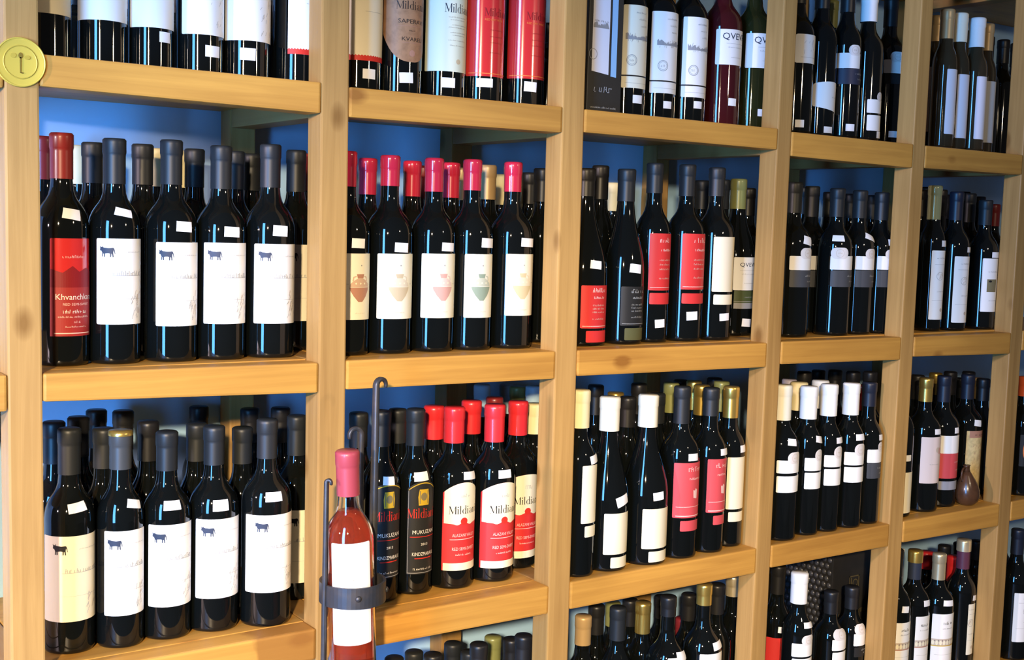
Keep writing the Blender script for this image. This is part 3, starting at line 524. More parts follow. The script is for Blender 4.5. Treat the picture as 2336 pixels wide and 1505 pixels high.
["B",1,0.6966,0.085,36.2,308.0,"bdx","dark","pk",49.4,[[-47.4,47.4,53.2,156.1,"amphora","green"]],[[18.7,174.3,29.3,15.3,2]],"pink-capped bottle with green jar emblem label, fourth in front row, second shelf, second bay","front row bottles on the second shelf, second bay"],
["B",1,0.7773,0.085,37.5,308.0,"bdx","dark","pk",48.4,[[-46.8,46.8,55.2,157.1,"amphora","ochre"]],[[14.0,176.3,30,14.3,2]],"pink-capped bottle with ochre jar emblem label, fifth in front row, second shelf, second bay","front row bottles on the second shelf, second bay"],
["B",1,0.5577,0.185,32.5,305.0,"bdx","dark","pk",57.9,[],[],"dark bottle under glossy pink-red capsule, first in rear row, second shelf, second bay","rear row bottles on the second shelf, second bay"],
["B",1,0.6399,0.1819,32.5,305.0,"bdx","dark","pk",57.9,[],[],"dark bottle under glossy pink-red capsule, second in rear row, second shelf, second bay","rear row bottles on the second shelf, second bay"],
["B",1,0.7012,0.1583,32.5,305.0,"bdx","dark","pk",58.0,[],[],"dark bottle under glossy pink-red capsule, fourth in rear row, second shelf, second bay","rear row bottles on the second shelf, second bay"],
["B",1,0.7365,0.3083,32.5,305.0,"bdx","dark","rd",57.9,[],[],"dark bottle under dull red capsule, third in rear row, second shelf, second bay","rear row bottles on the second shelf, second bay"],
["B",1,0.8105,0.2971,32.5,305.0,"bdx","dark","tan",57.9,[],[],"dark bottle under tan capsule, fifth in rear row, second shelf, second bay","rear row bottles on the second shelf, second bay"],
["B",1,0.7775,0.1613,32.5,305.0,"bdx","dark","tan",58.0,[],[],"dark bottle under tan capsule, sixth in rear row, second shelf, second bay","rear row bottles on the second shelf, second bay"],
["B",1,0.9271,0.338,28.0,299.4,"bdx","dark","cr",56.9,[],[],"dark bottle under cream capsule, seventh in rear row, second shelf, second bay","rear row bottles on the second shelf, second bay"],
["B",1,0.9545,0.2837,32.5,303.1,"bdx","dark","bk",57.6,[],[],"dark bottle under black capsule, eighth in rear row, second shelf, second bay","rear row bottles on the second shelf, second bay"],
["B",1,0.8893,0.1547,32.5,305.0,"bdx","dark","bk",58.0,[],[],"dark bottle under black capsule, ninth in rear row, second shelf, second bay","rear row bottles on the second shelf, second bay"],
["B",2,0.534,0.156,37.5,288.7,"bdx","dark","gr",55.3,[],[],"dark grey-capped bottle behind the rose bottle, first in front row, third shelf, second bay","front row bottles on the third shelf, second bay"],
["B",2,0.5368,0.085,31.4,301.8,"bdx","dark","gr",55.2,[[-60.7,60.7,39.7,179.9,"mild_black",None]],[[-1.0,195.4,19.8,13.5,4]],"black-labelled gold-crested bottle half behind iron bar, second in front row, third shelf, second bay","front row bottles on the third shelf, second bay"],
["B",2,0.6056,0.095,31.4,299.1,"bdx","dark","gr",58.2,[[-48.6,49.3,34.4,175.5,"mild_black",None]],[[-7.9,194.2,24.2,15.0,-3]],"grey-capped bottle with black label and gold crest, third in front row, third shelf, second bay","front row bottles on the third shelf, second bay"],
["B",2,0.6799,0.095,37.5,297.6,"bdx","dark","red",57.9,[[-56.5,56.5,31.8,178.2,"mild_redcream",None]],[[20.2,188.2,30,13.5,4]],"red-capped bottle with cream and red label, fourth in front row, third shelf, second bay","front row bottles on the third shelf, second bay"],
["B",2,0.761,0.095,37.5,296.5,"bdx","dark","red",61.6,[[-65.8,65.8,24.4,170.2,"mild_redcream",None]],[[-0.9,184.6,24.9,14.2,0]],"red-capped bottle with cream and red label, fifth in front row, third shelf, second bay","front row bottles on the third shelf, second bay"],
["B",2,0.8418,0.14,37.5,291.5,"bdx","dark","red",58.4,[[-76.7,76.7,19.7,167.9,"mild_redcream",None]],[],"half-hidden red-capped bottle with cream and red label, sixth in front row, third shelf, second bay","front row bottles on the third shelf, second bay"],
["B",2,0.6067,0.155,26.9,290.3,"bdx","dark","gr",55.2,[],[],"dark bottle under grey capsule, first in rear row, third shelf, second bay","rear row bottles on the third shelf, second bay"],
["B",2,0.6809,0.161,26.9,290.1,"bdx","dark","red",55.1,[],[],"dark bottle under bright red capsule, second in rear row, third shelf, second bay","rear row bottles on the third shelf, second bay"],
["B",2,0.7573,0.1614,26.9,294.6,"bdx","dark","red",56.0,[],[],"dark bottle under bright red capsule, third in rear row, third shelf, second bay","rear row bottles on the third shelf, second bay"],
["B",2,0.8348,0.2044,26.9,290.5,"bdx","dark","rd",55.2,[],[],"dark bottle under dull red capsule, fifth in rear row, third shelf, second bay","rear row bottles on the third shelf, second bay"],
["B",2,0.955,0.3366,26.9,291.1,"bdx","dark","blu",55.3,[],[],"bottle under pale blue capsule, sixth in rear row, third shelf, second bay","rear row bottles on the third shelf, second bay"],
["B",2,0.941,0.2829,26.9,294.2,"bdx","dark","olv",55.9,[],[],"bottle under olive capsule, seventh in rear row, third shelf, second bay","rear row bottles on the third shelf, second bay"],
["B",2,0.9346,0.2221,31.2,303.0,"bdx","dark","blu",57.6,[],[],"bottle under pale blue capsule, eighth in rear row, third shelf, second bay","rear row bottles on the third shelf, second bay"],
["B",2,0.9008,0.173,26.9,278.9,"bdx","dark","cr",53.0,[],[],"dark bottle under cream capsule, ninth in rear row, third shelf, second bay","rear row bottles on the third shelf, second bay"],
["B",2,0.852,0.2718,31.5,303.6,"bdx","dark","blu",57.7,[],[],"bottle under pale blue capsule, fourth in rear row, third shelf, second bay","rear row bottles on the third shelf, second bay"],
["B",3,0.6396,0.14,26.9,272.4,"bdx","dark","gr",51.8,[],[],"dark bottle under grey capsule, second in rear row, lowest shelf, second bay","rear row bottles on the lowest shelf, second bay"],
["B",3,0.7522,0.194,26.9,251.0,"bdx","dark","gr",47.7,[],[],"dark bottle under grey capsule, fourth in rear row, lowest shelf, second bay","rear row bottles on the lowest shelf, second bay"],
["B",3,0.7501,0.137,26.9,253.3,"bdx","dark","gr",48.1,[],[],"dark bottle under grey capsule, fifth in rear row, lowest shelf, second bay","rear row bottles on the lowest shelf, second bay"],
["B",3,0.8391,0.194,26.9,247.8,"bdx","dark","olv",47.1,[],[],"bottle under olive capsule, seventh in rear row, lowest shelf, second bay","rear row bottles on the lowest shelf, second bay"],
["B",3,0.6404,0.08,32.5,286.5,"bdx","dark","bk",54.4,[],[],"dark bottle under black capsule, third in rear row, lowest shelf, second bay","rear row bottles on the lowest shelf, second bay"],  # black-capped rear bottles on this shelf are added to darken the shaded background
["B",3,0.7312,0.08,32.5,287.9,"bdx","dark","bk",54.7,[],[],"dark bottle under black capsule, sixth in rear row, lowest shelf, second bay","rear row bottles on the lowest shelf, second bay"],
["B",3,0.8423,0.14,26.9,259.4,"bdx","dark","bk",49.3,[],[],"dark bottle under black capsule, eighth in rear row, lowest shelf, second bay","rear row bottles on the lowest shelf, second bay"],
["B",3,0.825,0.08,32.5,286.7,"bdx","dark","bk",54.5,[],[],"dark bottle under black capsule, ninth in rear row, lowest shelf, second bay","rear row bottles on the lowest shelf, second bay"],
["B",3,0.5666,0.08,32.5,294.2,"bdx","dark","bk",55.9,[],[],"dark bottle under black capsule, first in rear row, lowest shelf, second bay","rear row bottles on the lowest shelf, second bay"],
["C",0,1.0072,0.08,36.5,310.0,"bdx","dark","gr",58.9,[[-49.2,49.2,49.4,190.9,"orn","ivory"]],[[0.3,30.7,20.5,14.3,0]],"bottle with seal-printed ivory label beside black carton, first in front row, top shelf, third bay","front row bottles on the top shelf, third bay"],
["C",0,1.0882,0.09,36.7,310.0,"bdx","dark","gr",58.9,[[-57.7,57.7,48.1,190.9,"orn","white"]],[[-3.0,27.8,18.0,12.8,0]],"dark bottle with seal-printed white label, second in front row, top shelf, third bay","front row bottles on the top shelf, third bay"],
["C",0,1.1622,0.09,36.7,310.0,"bdx","dark","gr",58.9,[[-55.7,55.7,46.9,190.1,"orn","white"]],[[-3.3,33.7,18.6,13.0,0]],"dark bottle with seal-printed white label, third in front row, top shelf, third bay","front row bottles on the top shelf, third bay"],
["C",0,1.2495,0.09,37.2,310.0,"bdx","wine","gr",58.9,[[-61.1,61.1,113.7,178.3,"qve",None]],[[-4.5,46.0,18.2,13.8,0]],"reddish bottle with short white lettered label, fourth in front row, top shelf, third bay","front row bottles on the top shelf, third bay"],
["C",0,1.3327,0.09,37.2,310.0,"bdx","green","gr",58.9,[[-67.2,67.2,115.7,180.1,"qve",None]],[[-10.2,32.3,18.2,13.4,0]],"dark bottle with short white label beside post, fifth in front row, top shelf, third bay","front row bottles on the top shelf, third bay"],
["C",1,0.9295,0.08,42.0,305.6,"bgd","dark","bk",47.5,[[-41.7,41.7,31.2,105.3,"script","red"],[-27.3,41.5,6.8,27.1,"plain","red"]],[[-6.2,141.1,22.2,14.9,6]],"sloping-shouldered bottle with short red label, first in front row, second shelf, third bay","front row bottles on the second shelf, third bay"],
["C",1,1.0209,0.08,37.4,308.9,"bgd","dark","gr",56.6,[[-44.4,44.4,33.2,102.6,"script","black"],[-31.2,39.7,7.7,29.1,"plain","olive"]],[[-4.5,134.6,24.0,15.7,6]],"sloping-shouldered bottle with black lettered label, second in front row, second shelf, third bay","front row bottles on the second shelf, third bay"],
["C",1,1.0917,0.085,33.1,323.5,"bdx","dark","gr",53.7,[[-50.0,50.0,94.9,197.3,"script","red"],[-44.2,44.2,69.8,90.3,"plain","red"]],[[-6.0,34.9,21.0,15.0,-4]],"grey-capped bottle with tall red label, third in front row, second shelf, third bay","front row bottles on the second shelf, third bay"],
["C",1,1.1719,0.085,37.2,324.9,"bdx","dark","gr",57.6,[[-49.9,49.9,96.1,198.5,"script","red"],[-45.6,45.6,70.2,89.1,"plain","red"]],[[-12.4,47.7,22.8,15.8,-3]],"grey-capped bottle with tall red label, fourth in front row, second shelf, third bay","front row bottles on the second shelf, third bay"],
["C",1,1.2479,0.085,37.2,323.3,"bdx","dark","gr",53.1,[[-46.4,46.4,91.4,194.2,"plain","cream"],[-40.3,40.3,67.3,86.3,"plain","cream"]],[[-2.6,44.1,23.0,13.8,-3]],"grey-capped bottle with tall cream label, fifth in front row, second shelf, third bay","front row bottles on the second shelf, third bay"],
["C",1,1.3621,0.14,37.6,308.0,"bgd2","dark","olv",58.5,[[-49.6,49.6,90.3,155.2,"qve2",None],[-45.3,45.3,54.0,89.7,"greenstrip",None]],[[1.0,26.4,24.6,15.6,4]],"green-foiled bottle with white and green label, sixth in front row, second shelf, third bay","front row bottles on the second shelf, third bay"],
["C",1,1.0144,0.146,26.9,316.2,"bdx","dark","bk",60.1,[],[],"dark bottle under black capsule, first in rear row, second shelf, third bay","rear row bottles on the second shelf, third bay"],
["C",1,1.3796,0.2616,28.2,307.4,"bdx","dark","gr",58.4,[],[],"dark bottle under grey capsule, third in rear row, second shelf, third bay","rear row bottles on the second shelf, third bay"],
["C",1,1.1893,0.3205,32.5,295.0,"bdx","dark","cr",56.0,[],[],"dark bottle under cream capsule, second in rear row, second shelf, third bay","rear row bottles on the second shelf, third bay"],
["C",1,1.3804,0.2033,27.1,308.2,"bdx","dark","gr",58.6,[],[],"dark bottle under grey capsule, fourth in rear row, second shelf, third bay","rear row bottles on the second shelf, third bay"],
["C",1,1.4661,0.2138,32.5,295.0,"bdx","dark","bk",56.0,[],[],"dark bottle under black capsule, fifth in rear row, second shelf, third bay","rear row bottles on the second shelf, third bay"],
["C",2,0.9017,0.041,32.9,321.0,"bdx","dark","cr",64.2,[[-24.6,41.5,94.4,195.0,"plain","cream"],[-11.5,41.5,70.2,89.7,"plain","cream"]],[[29.3,205.2,30,14.5,-8]],"cream-capped bottle with narrow cream label, first in front row, third shelf, third bay","front row bottles on the third shelf, third bay"],
["C",2,0.9732,0.0465,38.3,304.1,"bgd","dark","crw",58.7,[[-44.6,44.6,31.2,104.0,"plain","cream"],[-23.9,40.1,6.8,25.9,"plain","cream"]],[[8.3,125.8,28.5,18.0,-16]],"squat cream-capped bottle with cream label, second in front row, third shelf, third bay","front row bottles on the third shelf, third bay"],
["C",2,1.0625,0.0455,41.5,302.9,"bgd","dark","crw",56.8,[[-45.9,45.9,30.8,103.2,"plain","cream"],[-27.4,38.3,6.4,25.9,"plain","cream"]],[[-5.2,125.9,22.6,14.7,-5]],"white-capped squat bottle with cream label, third in front row, third shelf, third bay","front row bottles on the third shelf, third bay"],
["C",2,1.1441,0.045,36.9,314.0,"bdx","dark","gr",67.4,[[-58.3,58.3,76.5,178.4,"script","rose"],[-34.5,36.7,51.8,71.3,"plain","rose"]],[[-0.8,188.4,22.5,13.1,0]],"grey-capped bottle with red printed label, fourth in front row, third shelf, third bay","front row bottles on the third shelf, third bay"],
["C",2,1.2184,0.045,33.1,307.5,"bdx","dark","gr",51.6,[[-47.2,47.2,77.2,178.3,"script","rose"],[-22.0,35.3,54.0,71.5,"plain","rose"]],[[20.3,190.8,27.6,12.8,0]],"grey-capped bottle with red printed label, fifth in front row, third shelf, third bay","front row bottles on the third shelf, third bay"],
["C",2,1.282,0.056,30.4,305.4,"bdx","dark","gd",59.1,[[-48.3,48.3,73.7,173.8,"plain","cream"],[-37.9,37.9,49.4,68.3,"plain","cream"]],[[28.1,189.4,30,14.1,0]],"gold-capped bottle with cream label beside post, sixth in front row, third shelf, third bay","front row bottles on the third shelf, third bay"],
["C",2,1.0908,0.171,26.9,289.7,"bdx","dark","gd",55.0,[],[],"dark bottle under gold capsule, second in rear row, third shelf, third bay","rear row bottles on the third shelf, third bay"],
["C",2,1.2302,0.1684,30.0,300.9,"bdx","dark","olv",57.2,[],[],"bottle under olive capsule, sixth in rear row, third shelf, third bay","rear row bottles on the third shelf, third bay"],
["C",2,1.306,0.1841,29.1,299.4,"bdx","dark","gd",56.9,[],[],"dark bottle under gold capsule, eighth in rear row, third shelf, third bay","rear row bottles on the third shelf, third bay"],
["C",2,1.2609,0.1149,30.6,301.9,"bdx","dark","gd",57.4,[],[],"dark bottle under gold capsule, ninth in rear row, third shelf, third bay","rear row bottles on the third shelf, third bay"],
["C",2,1.3233,0.124,32.2,304.5,"bdx","dark","olv",57.9,[],[],"bottle under olive capsule, eleventh in rear row, third shelf, third bay","rear row bottles on the third shelf, third bay"],
["C",2,1.0745,0.116,28.8,289.1,"bdx","dark","bk",54.9,[],[],"dark bottle under black capsule, third in rear row, third shelf, third bay","rear row bottles on the third shelf, third bay"],
["C",2,1.1444,0.113,29.1,292.1,"bdx","dark","gr",55.5,[],[],"dark bottle under grey capsule, fifth in rear row, third shelf, third bay","rear row bottles on the third shelf, third bay"],
["C",2,1.0865,0.2259,27.7,297.0,"bdx","dark","bk",56.4,[],[],"dark bottle under black capsule, first in rear row, third shelf, third bay","rear row bottles on the third shelf, third bay"],
["C",2,1.1535,0.1762,30.9,302.5,"bdx","dark","bk",57.5,[],[],"dark bottle under black capsule, fourth in rear row, third shelf, third bay","rear row bottles on the third shelf, third bay"],
["C",2,1.3219,0.2386,26.9,293.5,"bdx","dark","bk",55.8,[],[],"dark bottle under black capsule, seventh in rear row, third shelf, third bay","rear row bottles on the third shelf, third bay"],
["C",2,1.3684,0.1892,30.3,301.5,"bdx","dark","bk",57.3,[],[],"dark bottle under black capsule, tenth in rear row, third shelf, third bay","rear row bottles on the third shelf, third bay"],
["C",3,0.9653,0.09,37.6,295.5,"bdx","dark","tan",51.9,[],[],"tan-capped dark bottle, first in front row, lowest shelf, third bay","front row bottles on the lowest shelf, third bay"],
["C",3,1.0474,0.09,30.4,298.6,"bdx","dark","gr",60.5,[],[],"grey-capped bottle, second in front row, lowest shelf, third bay","front row bottles on the lowest shelf, third bay"],
["C",3,1.1464,0.132,30.4,280.8,"bdx","dark","gd",59.3,[],[],"bright gold-capped bottle, third in front row, lowest shelf, third bay","front row bottles on the lowest shelf, third bay"],
["C",3,1.1474,0.0625,37.6,311.3,"bdx","dark","bk",36.2,[[-38.4,38.4,141.7,203.4,"plain","white"]],[[16.6,204.3,30,15.8,4]],"bottle with white label and shoulder price tag, fourth in front row, lowest shelf, third bay","front row bottles on the lowest shelf, third bay"],
["C",3,1.2375,0.06,37.6,322.7,"bdx","dark","gd",39.7,[[-50.4,50.4,103.1,196.1,"plain","white"]],[[16.4,209.7,30,15.1,-4]],"gold-capped bottle with broad white label, fifth in front row, lowest shelf, third bay","front row bottles on the lowest shelf, third bay"],
["C",3,1.3875,0.13,37.6,299.2,"bdx","dark","gdc",41.2,[],[],"gold-capped bottle half behind post, sixth in front row, lowest shelf, third bay","front row bottles on the lowest shelf, third bay"],
["C",3,1.1647,0.2431,26.9,247.3,"bdx","dark","olv",47.0,[],[],"bottle under olive capsule, second in rear row, lowest shelf, third bay","rear row bottles on the lowest shelf, third bay"],
["C",3,1.3116,0.194,26.9,204.6,"bdx","dark","rd",38.9,[],[],"dark bottle under dull red capsule, fifth in rear row, lowest shelf, third bay","rear row bottles on the lowest shelf, third bay"],
["C",3,1.3027,0.2491,26.9,236.8,"bdx","dark","bk",45.0,[],[],"dark bottle under black capsule, fourth in rear row, lowest shelf, third bay","rear row bottles on the lowest shelf, third bay"],  # black-capped rear ones here are added too, standing in for shade behind
["C",3,1.2807,0.146,26.9,272.6,"bdx","dark","bk",51.8,[],[],"dark bottle under black capsule, sixth in rear row, lowest shelf, third bay","rear row bottles on the lowest shelf, third bay"],
["C",3,1.0449,0.1496,28.0,286.6,"bdx","dark","bk",54.5,[],[],"dark bottle under black capsule, first in rear row, lowest shelf, third bay","rear row bottles on the lowest shelf, third bay"],
["C",3,1.163,0.1886,26.9,268.1,"bdx","dark","bk",50.9,[],[],"dark bottle under black capsule, third in rear row, lowest shelf, third bay","rear row bottles on the lowest shelf, third bay"],
["C",3,1.3031,0.0909,32.2,303.8,"bdx","dark","bk",57.7,[],[],"dark bottle under black capsule, seventh in rear row, lowest shelf, third bay","rear row bottles on the lowest shelf, third bay"],
["D",0,1.4361,0.075,35.5,310.0,"bdx","dark","gr",58.9,[[-53.1,53.1,134.5,189.3,"badge0",None]],[[-25.6,18.7,18.0,14.5,0]],"dark bottle with rounded white label near post, first in front row, top shelf, fourth bay","front row bottles on the top shelf, fourth bay"],
["D",0,1.5114,0.08,33.7,310.0,"bdx","dark","bk",58.9,[[-66.9,61.2,48.6,101.8,"slant",None]],[[-5.8,12.7,21.6,12.5,0]],"dark-capped bottle with slanted white label, second in front row, top shelf, fourth bay","front row bottles on the top shelf, fourth bay"],
["D",0,1.5762,0.07,31.3,310.0,"bdx","dark","bk",58.9,[[-79.1,14.0,138.1,167.8,"plain","white"],[-75.8,60.1,106.4,137.7,"script","navy"],[-39.1,11.7,162.9,183.9,"badge",None]],[[-19.2,20.9,19.3,13.9,0]],"dark bottle with white label and round seal, third in front row, top shelf, fourth bay","front row bottles on the top shelf, fourth bay"],
["D",0,1.6415,0.07,33.0,299.0,"bdx","dark","wh",59.2,[[-41.3,41.3,54.8,82.0,"plain","white"],[-39.5,39.5,19.4,50.6,"plain","white"],[-4.3,29.1,78.3,97.4,"badge",None]],[[29.2,11.8,30,13.4,0]],"white-capped bottle with two-part white label, fourth in front row, top shelf, fourth bay","front row bottles on the top shelf, fourth bay"],
["D",0,1.7742,0.12,35.0,310.0,"bdx","dark","bk",58.9,[[-66.2,10.6,150.5,179.0,"plain","white"],[-61.1,61.1,128.6,150.5,"plain","black"],[-45.6,8.6,174.0,195.8,"badge",None]],[[-21.3,22.8,20.8,13.5,0]],"dark bottle with white label beside grey post, fifth in front row, top shelf, fourth bay","front row bottles on the top shelf, fourth bay"],
["D",0,1.6801,0.2025,32.5,305.0,"bdx","dark","olv",57.9,[],[],"bottle under olive capsule, second in rear row, top shelf, fourth bay","rear row bottles on the top shelf, fourth bay"],
["D",0,1.6057,0.1747,32.5,305.0,"bdx","dark","blw",57.9,[],[],"bottle under pale bluish capsule, first in rear row, top shelf, fourth bay","rear row bottles on the top shelf, fourth bay"],
["D",1,1.4581,0.08,37.6,305.3,"bdx","dark","gr",59.8,[[-53.8,53.8,133.1,160.6,"plain","white"],[-51.6,51.6,99.4,132.3,"script","charcoal"],[-21.9,32.0,155.2,176.8,"badge",None]],[[7.2,191.3,24.7,17.3,12]],"grey-capped bottle with white and charcoal sealed label, first in front row, second shelf, fourth bay","front row bottles on the second shelf, fourth bay"],
["D",1,1.5896,0.15,37.6,303.5,"bdx","dark","gr",63.0,[[-45.5,45.5,130.9,159.4,"plain","white"],[-43.0,43.0,94.8,129.5,"script","charcoal"],[-20.2,31.2,153.7,176.5,"badge",None]],[[0.9,188.3,26.8,14.3,0]],"grey-capped bottle with white and charcoal sealed label, second in front row, second shelf, fourth bay","front row bottles on the second shelf, fourth bay"],
["D",1,1.5804,0.075,35.2,298.2,"bdx","dark","gr",57.3,[[-62.8,62.8,134.2,161.9,"plain","white"],[-60.2,60.2,99.5,132.8,"script","charcoal"],[-62.2,-2.0,156.0,179.0,"badge",None]],[[-38.8,197.4,24.0,13.1,0]],"grey-capped bottle with white and charcoal sealed label, third in front row, second shelf, fourth bay","front row bottles on the second shelf, fourth bay"],
["D",1,1.6572,0.08,34.7,297.2,"bdx","dark","gr",57.0,[[-56.3,56.3,134.2,162.0,"plain","white"],[-54.9,54.9,98.3,132.8,"script","charcoal"],[-22.8,29.1,156.9,177.5,"badge",None]],[[7.9,200.7,29.2,13.3,20]],"grey-capped bottle with white and charcoal sealed label, fourth in front row, second shelf, fourth bay","front row bottles on the second shelf, fourth bay"],
["D",1,1.7279,0.08,35.4,295.7,"bdx","dark","gr",57.8,[[-56.8,56.8,134.5,162.7,"plain","white"],[-55.4,55.4,98.0,133.1,"script","charcoal"],[-31.0,31.0,157.5,176.8,"badge",None]],[[5.4,192.0,30,13.5,0]],"grey-capped bottle with white and charcoal sealed label, fifth in front row, second shelf, fourth bay","front row bottles on the second shelf, fourth bay"],
["D",1,1.8611,0.335,32.5,303.3,"bdx","dark","gr",57.6,[],[],"dark bottle under grey capsule, second in rear row, second shelf, fourth bay","rear row bottles on the second shelf, fourth bay"],
["D",1,1.9344,0.335,32.5,302.0,"bdx","dark","gr",57.4,[],[],"dark bottle under grey capsule, third in rear row, second shelf, fourth bay","rear row bottles on the second shelf, fourth bay"],
["D",1,1.6445,0.2229,32.5,305.0,"bdx","dark","gr",57.9,[],[],"dark bottle under grey capsule, first in rear row, second shelf, fourth bay","rear row bottles on the second shelf, fourth bay"],
["D",1,2.0149,0.335,32.5,301.8,"bdx","dark","gr",57.3,[],[],"dark bottle under grey capsule, fourth in rear row, second shelf, fourth bay","rear row bottles on the second shelf, fourth bay"],
["D",2,1.4099,0.041,36.0,303.5,"bdx","dark","crw",67.9,[[-57.7,57.7,134.8,160.2,"plain","white"],[-56.0,56.0,96.6,129.0,"plain","white"],[-24.0,32.1,153.1,176.0,"badge",None]],[[-7.4,195.7,20.5,13.8,8]],"cream-capped bottle with white sealed label, first in front row, third shelf, fourth bay","front row bottles on the third shelf, fourth bay"],
["D",2,1.4853,0.041,30.0,296.8,"bdx","dark","wh",64.1,[[-53.2,53.2,131.4,157.6,"plain","white"],[-51.1,51.1,94.8,127.8,"plain","white"],[-13.6,30.9,150.2,174.2,"badge",None]],[[20.2,193.1,30,14.0,10]],"white-capped bottle with white sealed label, second in front row, third shelf, fourth bay","front row bottles on the third shelf, fourth bay"],
["D",2,1.5459,0.041,30.0,298.0,"bdx","dark","wh",63.1,[[-56.6,56.6,133.6,158.1,"plain","white"],[-54.5,54.5,95.8,129.5,"plain","white"],[-20.1,30.0,150.8,175.6,"badge",None]],[[18.8,187.6,30,12.3,0]],"white-capped bottle with white sealed label, third in front row, third shelf, fourth bay","front row bottles on the third shelf, fourth bay"],
["D",2,1.6141,0.041,31.3,296.8,"bdx","dark","wh",64.1,[[-64.9,59.0,131.5,158.5,"plain","white"],[-62.8,62.8,95.7,127.6,"plain","white"],[-27.7,29.0,151.1,175.8,"badge",None]],[[0.2,189.3,25.3,13.5,0]],"white-capped bottle with white sealed label, fourth in front row, third shelf, fourth bay","front row bottles on the third shelf, fourth bay"],
["D",2,1.6766,0.045,30.8,295.2,"bdx","dark","nv",49.5,[[-47.2,47.2,130.3,158.3,"plain","white"],[-45.8,45.8,97.0,129.4,"script","charcoal"],[-3.1,28.2,152.7,173.4,"badge",None]],[[28.3,183.0,30,12.3,0]],"dark blue-capped bottle with white and charcoal label, fifth in front row, third shelf, fourth bay","front row bottles on the third shelf, fourth bay"],
["D",2,1.516,0.095,30.9,296.8,"bdx","dark","cr",56.4,[],[],"dark bottle under cream capsule, second in rear row, third shelf, fourth bay","rear row bottles on the third shelf, fourth bay"],
["D",2,1.5812,0.095,30.9,297.4,"bdx","dark","wh",56.5,[],[],"dark bottle under white capsule, fifth in rear row, third shelf, fourth bay","rear row bottles on the third shelf, fourth bay"],
["D",2,1.5458,0.1483,26.9,295.0,"bdx","dark","lav",56.1,[],[],"bottle under lavender capsule, first in rear row, third shelf, fourth bay","rear row bottles on the third shelf, fourth bay"],
["D",2,1.7186,0.098,30.6,280.5,"bdx","dark","rd",53.3,[],[],"dark bottle under dull red capsule, eighth in rear row, third shelf, fourth bay","rear row bottles on the third shelf, fourth bay"],
["D",2,1.6204,0.1736,32.5,305.0,"bdx","dark","bk",57.9,[],[],"dark bottle under black capsule, third in rear row, third shelf, fourth bay","rear row bottles on the third shelf, fourth bay"],
["D",2,1.8092,0.2969,26.9,285.5,"bdx","dark","bk",54.3,[],[],"dark bottle under black capsule, fourth in rear row, third shelf, fourth bay","rear row bottles on the third shelf, fourth bay"],
["D",2,1.8001,0.2403,26.9,292.4,"bdx","dark","bk",55.6,[],[],"dark bottle under black capsule, sixth in rear row, third shelf, fourth bay","rear row bottles on the third shelf, fourth bay"],
["D",2,1.7956,0.1852,27.1,295.8,"bdx","dark","bk",56.2,[],[],"dark bottle under black capsule, seventh in rear row, third shelf, fourth bay","rear row bottles on the third shelf, fourth bay"],
["D",2,1.7781,0.1255,31.5,303.4,"bdx","dark","bk",57.7,[],[],"dark bottle under black capsule, ninth in rear row, third shelf, fourth bay","rear row bottles on the third shelf, fourth bay"],
["D",3,1.4993,0.111,31.1,310.0,"bdx","dark","bk",58.9,[[-83.5,61.9,63.5,164.2,"script","red"]],[[-21.1,181.5,19.8,13.0,4]],"dark bottle with red label beside post, first in front row, lowest shelf, fourth bay","front row bottles on the lowest shelf, fourth bay"],
["D",3,1.4923,0.0475,31.1,311.4,"bdx","dark","wh",61.8,[[-65.5,60.9,145.4,173.0,"plain","white"],[-62.8,62.8,97.0,141.6,"plain","white"],[-29.9,30.9,169.2,189.6,"badge",None]],[[11.0,208.4,30,12.2,4]],"white-capped bottle with white sealed label, second in front row, lowest shelf, fourth bay","front row bottles on the lowest shelf, fourth bay"],
["D",3,1.627,0.075,33.8,245.0,"bdx","dark","bk",46.6,[[-39.7,39.7,126.4,150.1,"plain","white"],[-37.1,37.1,75.2,122.7,"plain","white"],[-36.6,36.6,147.6,170.1,"badge",None]],[],"short bottle with white label by black carton, third in front row, lowest shelf, fourth bay","front row bottles on the lowest shelf, fourth bay"],
["D",3,1.6936,0.075,32.3,245.0,"bdx","dark","bk",46.6,[[-36.1,36.1,124.1,150.7,"plain","white"],[-32.2,32.2,100.0,121.5,"script","black"],[-33.7,33.7,148.2,169.7,"badge",None]],[],"short bottle with white sealed label by post, fourth in front row, lowest shelf, fourth bay","front row bottles on the lowest shelf, fourth bay"],
["E",0,1.9405,0.125,26.2,295.0,"bdx","amber","tan",56.0,[[-86.3,56.3,40.1,182.2,"plain","pinkish"]],[[-32.6,29.0,14.5,10.7,0]],"bottle with pinkish white label next to post, first in front row, top shelf, fifth bay","front row bottles on the top shelf, fifth bay"],
["E",0,1.8937,0.065,26.2,295.8,"bdx","amber","tan",62.3,[[-41.0,41.0,29.7,167.4,"plain","lavwhite"]],[],"bottle with tall white label and tan capsule, second in front row, top shelf, fifth bay","front row bottles on the top shelf, fifth bay"],
["E",0,1.9496,0.073,26.2,295.0,"bdx","amber","crw",61.9,[[-48.9,48.9,25.0,162.2,"plain","lavwhite"]],[],"bottle with lavender white label, white capsule, third in front row, top shelf, fifth bay","front row bottles on the top shelf, fifth bay"],
["E",0,2.0025,0.065,26.2,290.4,"bdx","amber","wh",63.7,[[-44.0,44.0,25.5,162.0,"plain","lavwhite"]],[],"bottle with brightest white label and white capsule, fourth in front row, top shelf, fifth bay","front row bottles on the top shelf, fifth bay"],
["E",0,2.0757,0.09,25.5,289.2,"bdx","amber","tan",59.9,[[-57.5,57.5,23.5,160.1,"plain","greyish"]],[],"bottle with greyish label and tan capsule, fifth in front row, top shelf, fifth bay","front row bottles on the top shelf, fifth bay"],
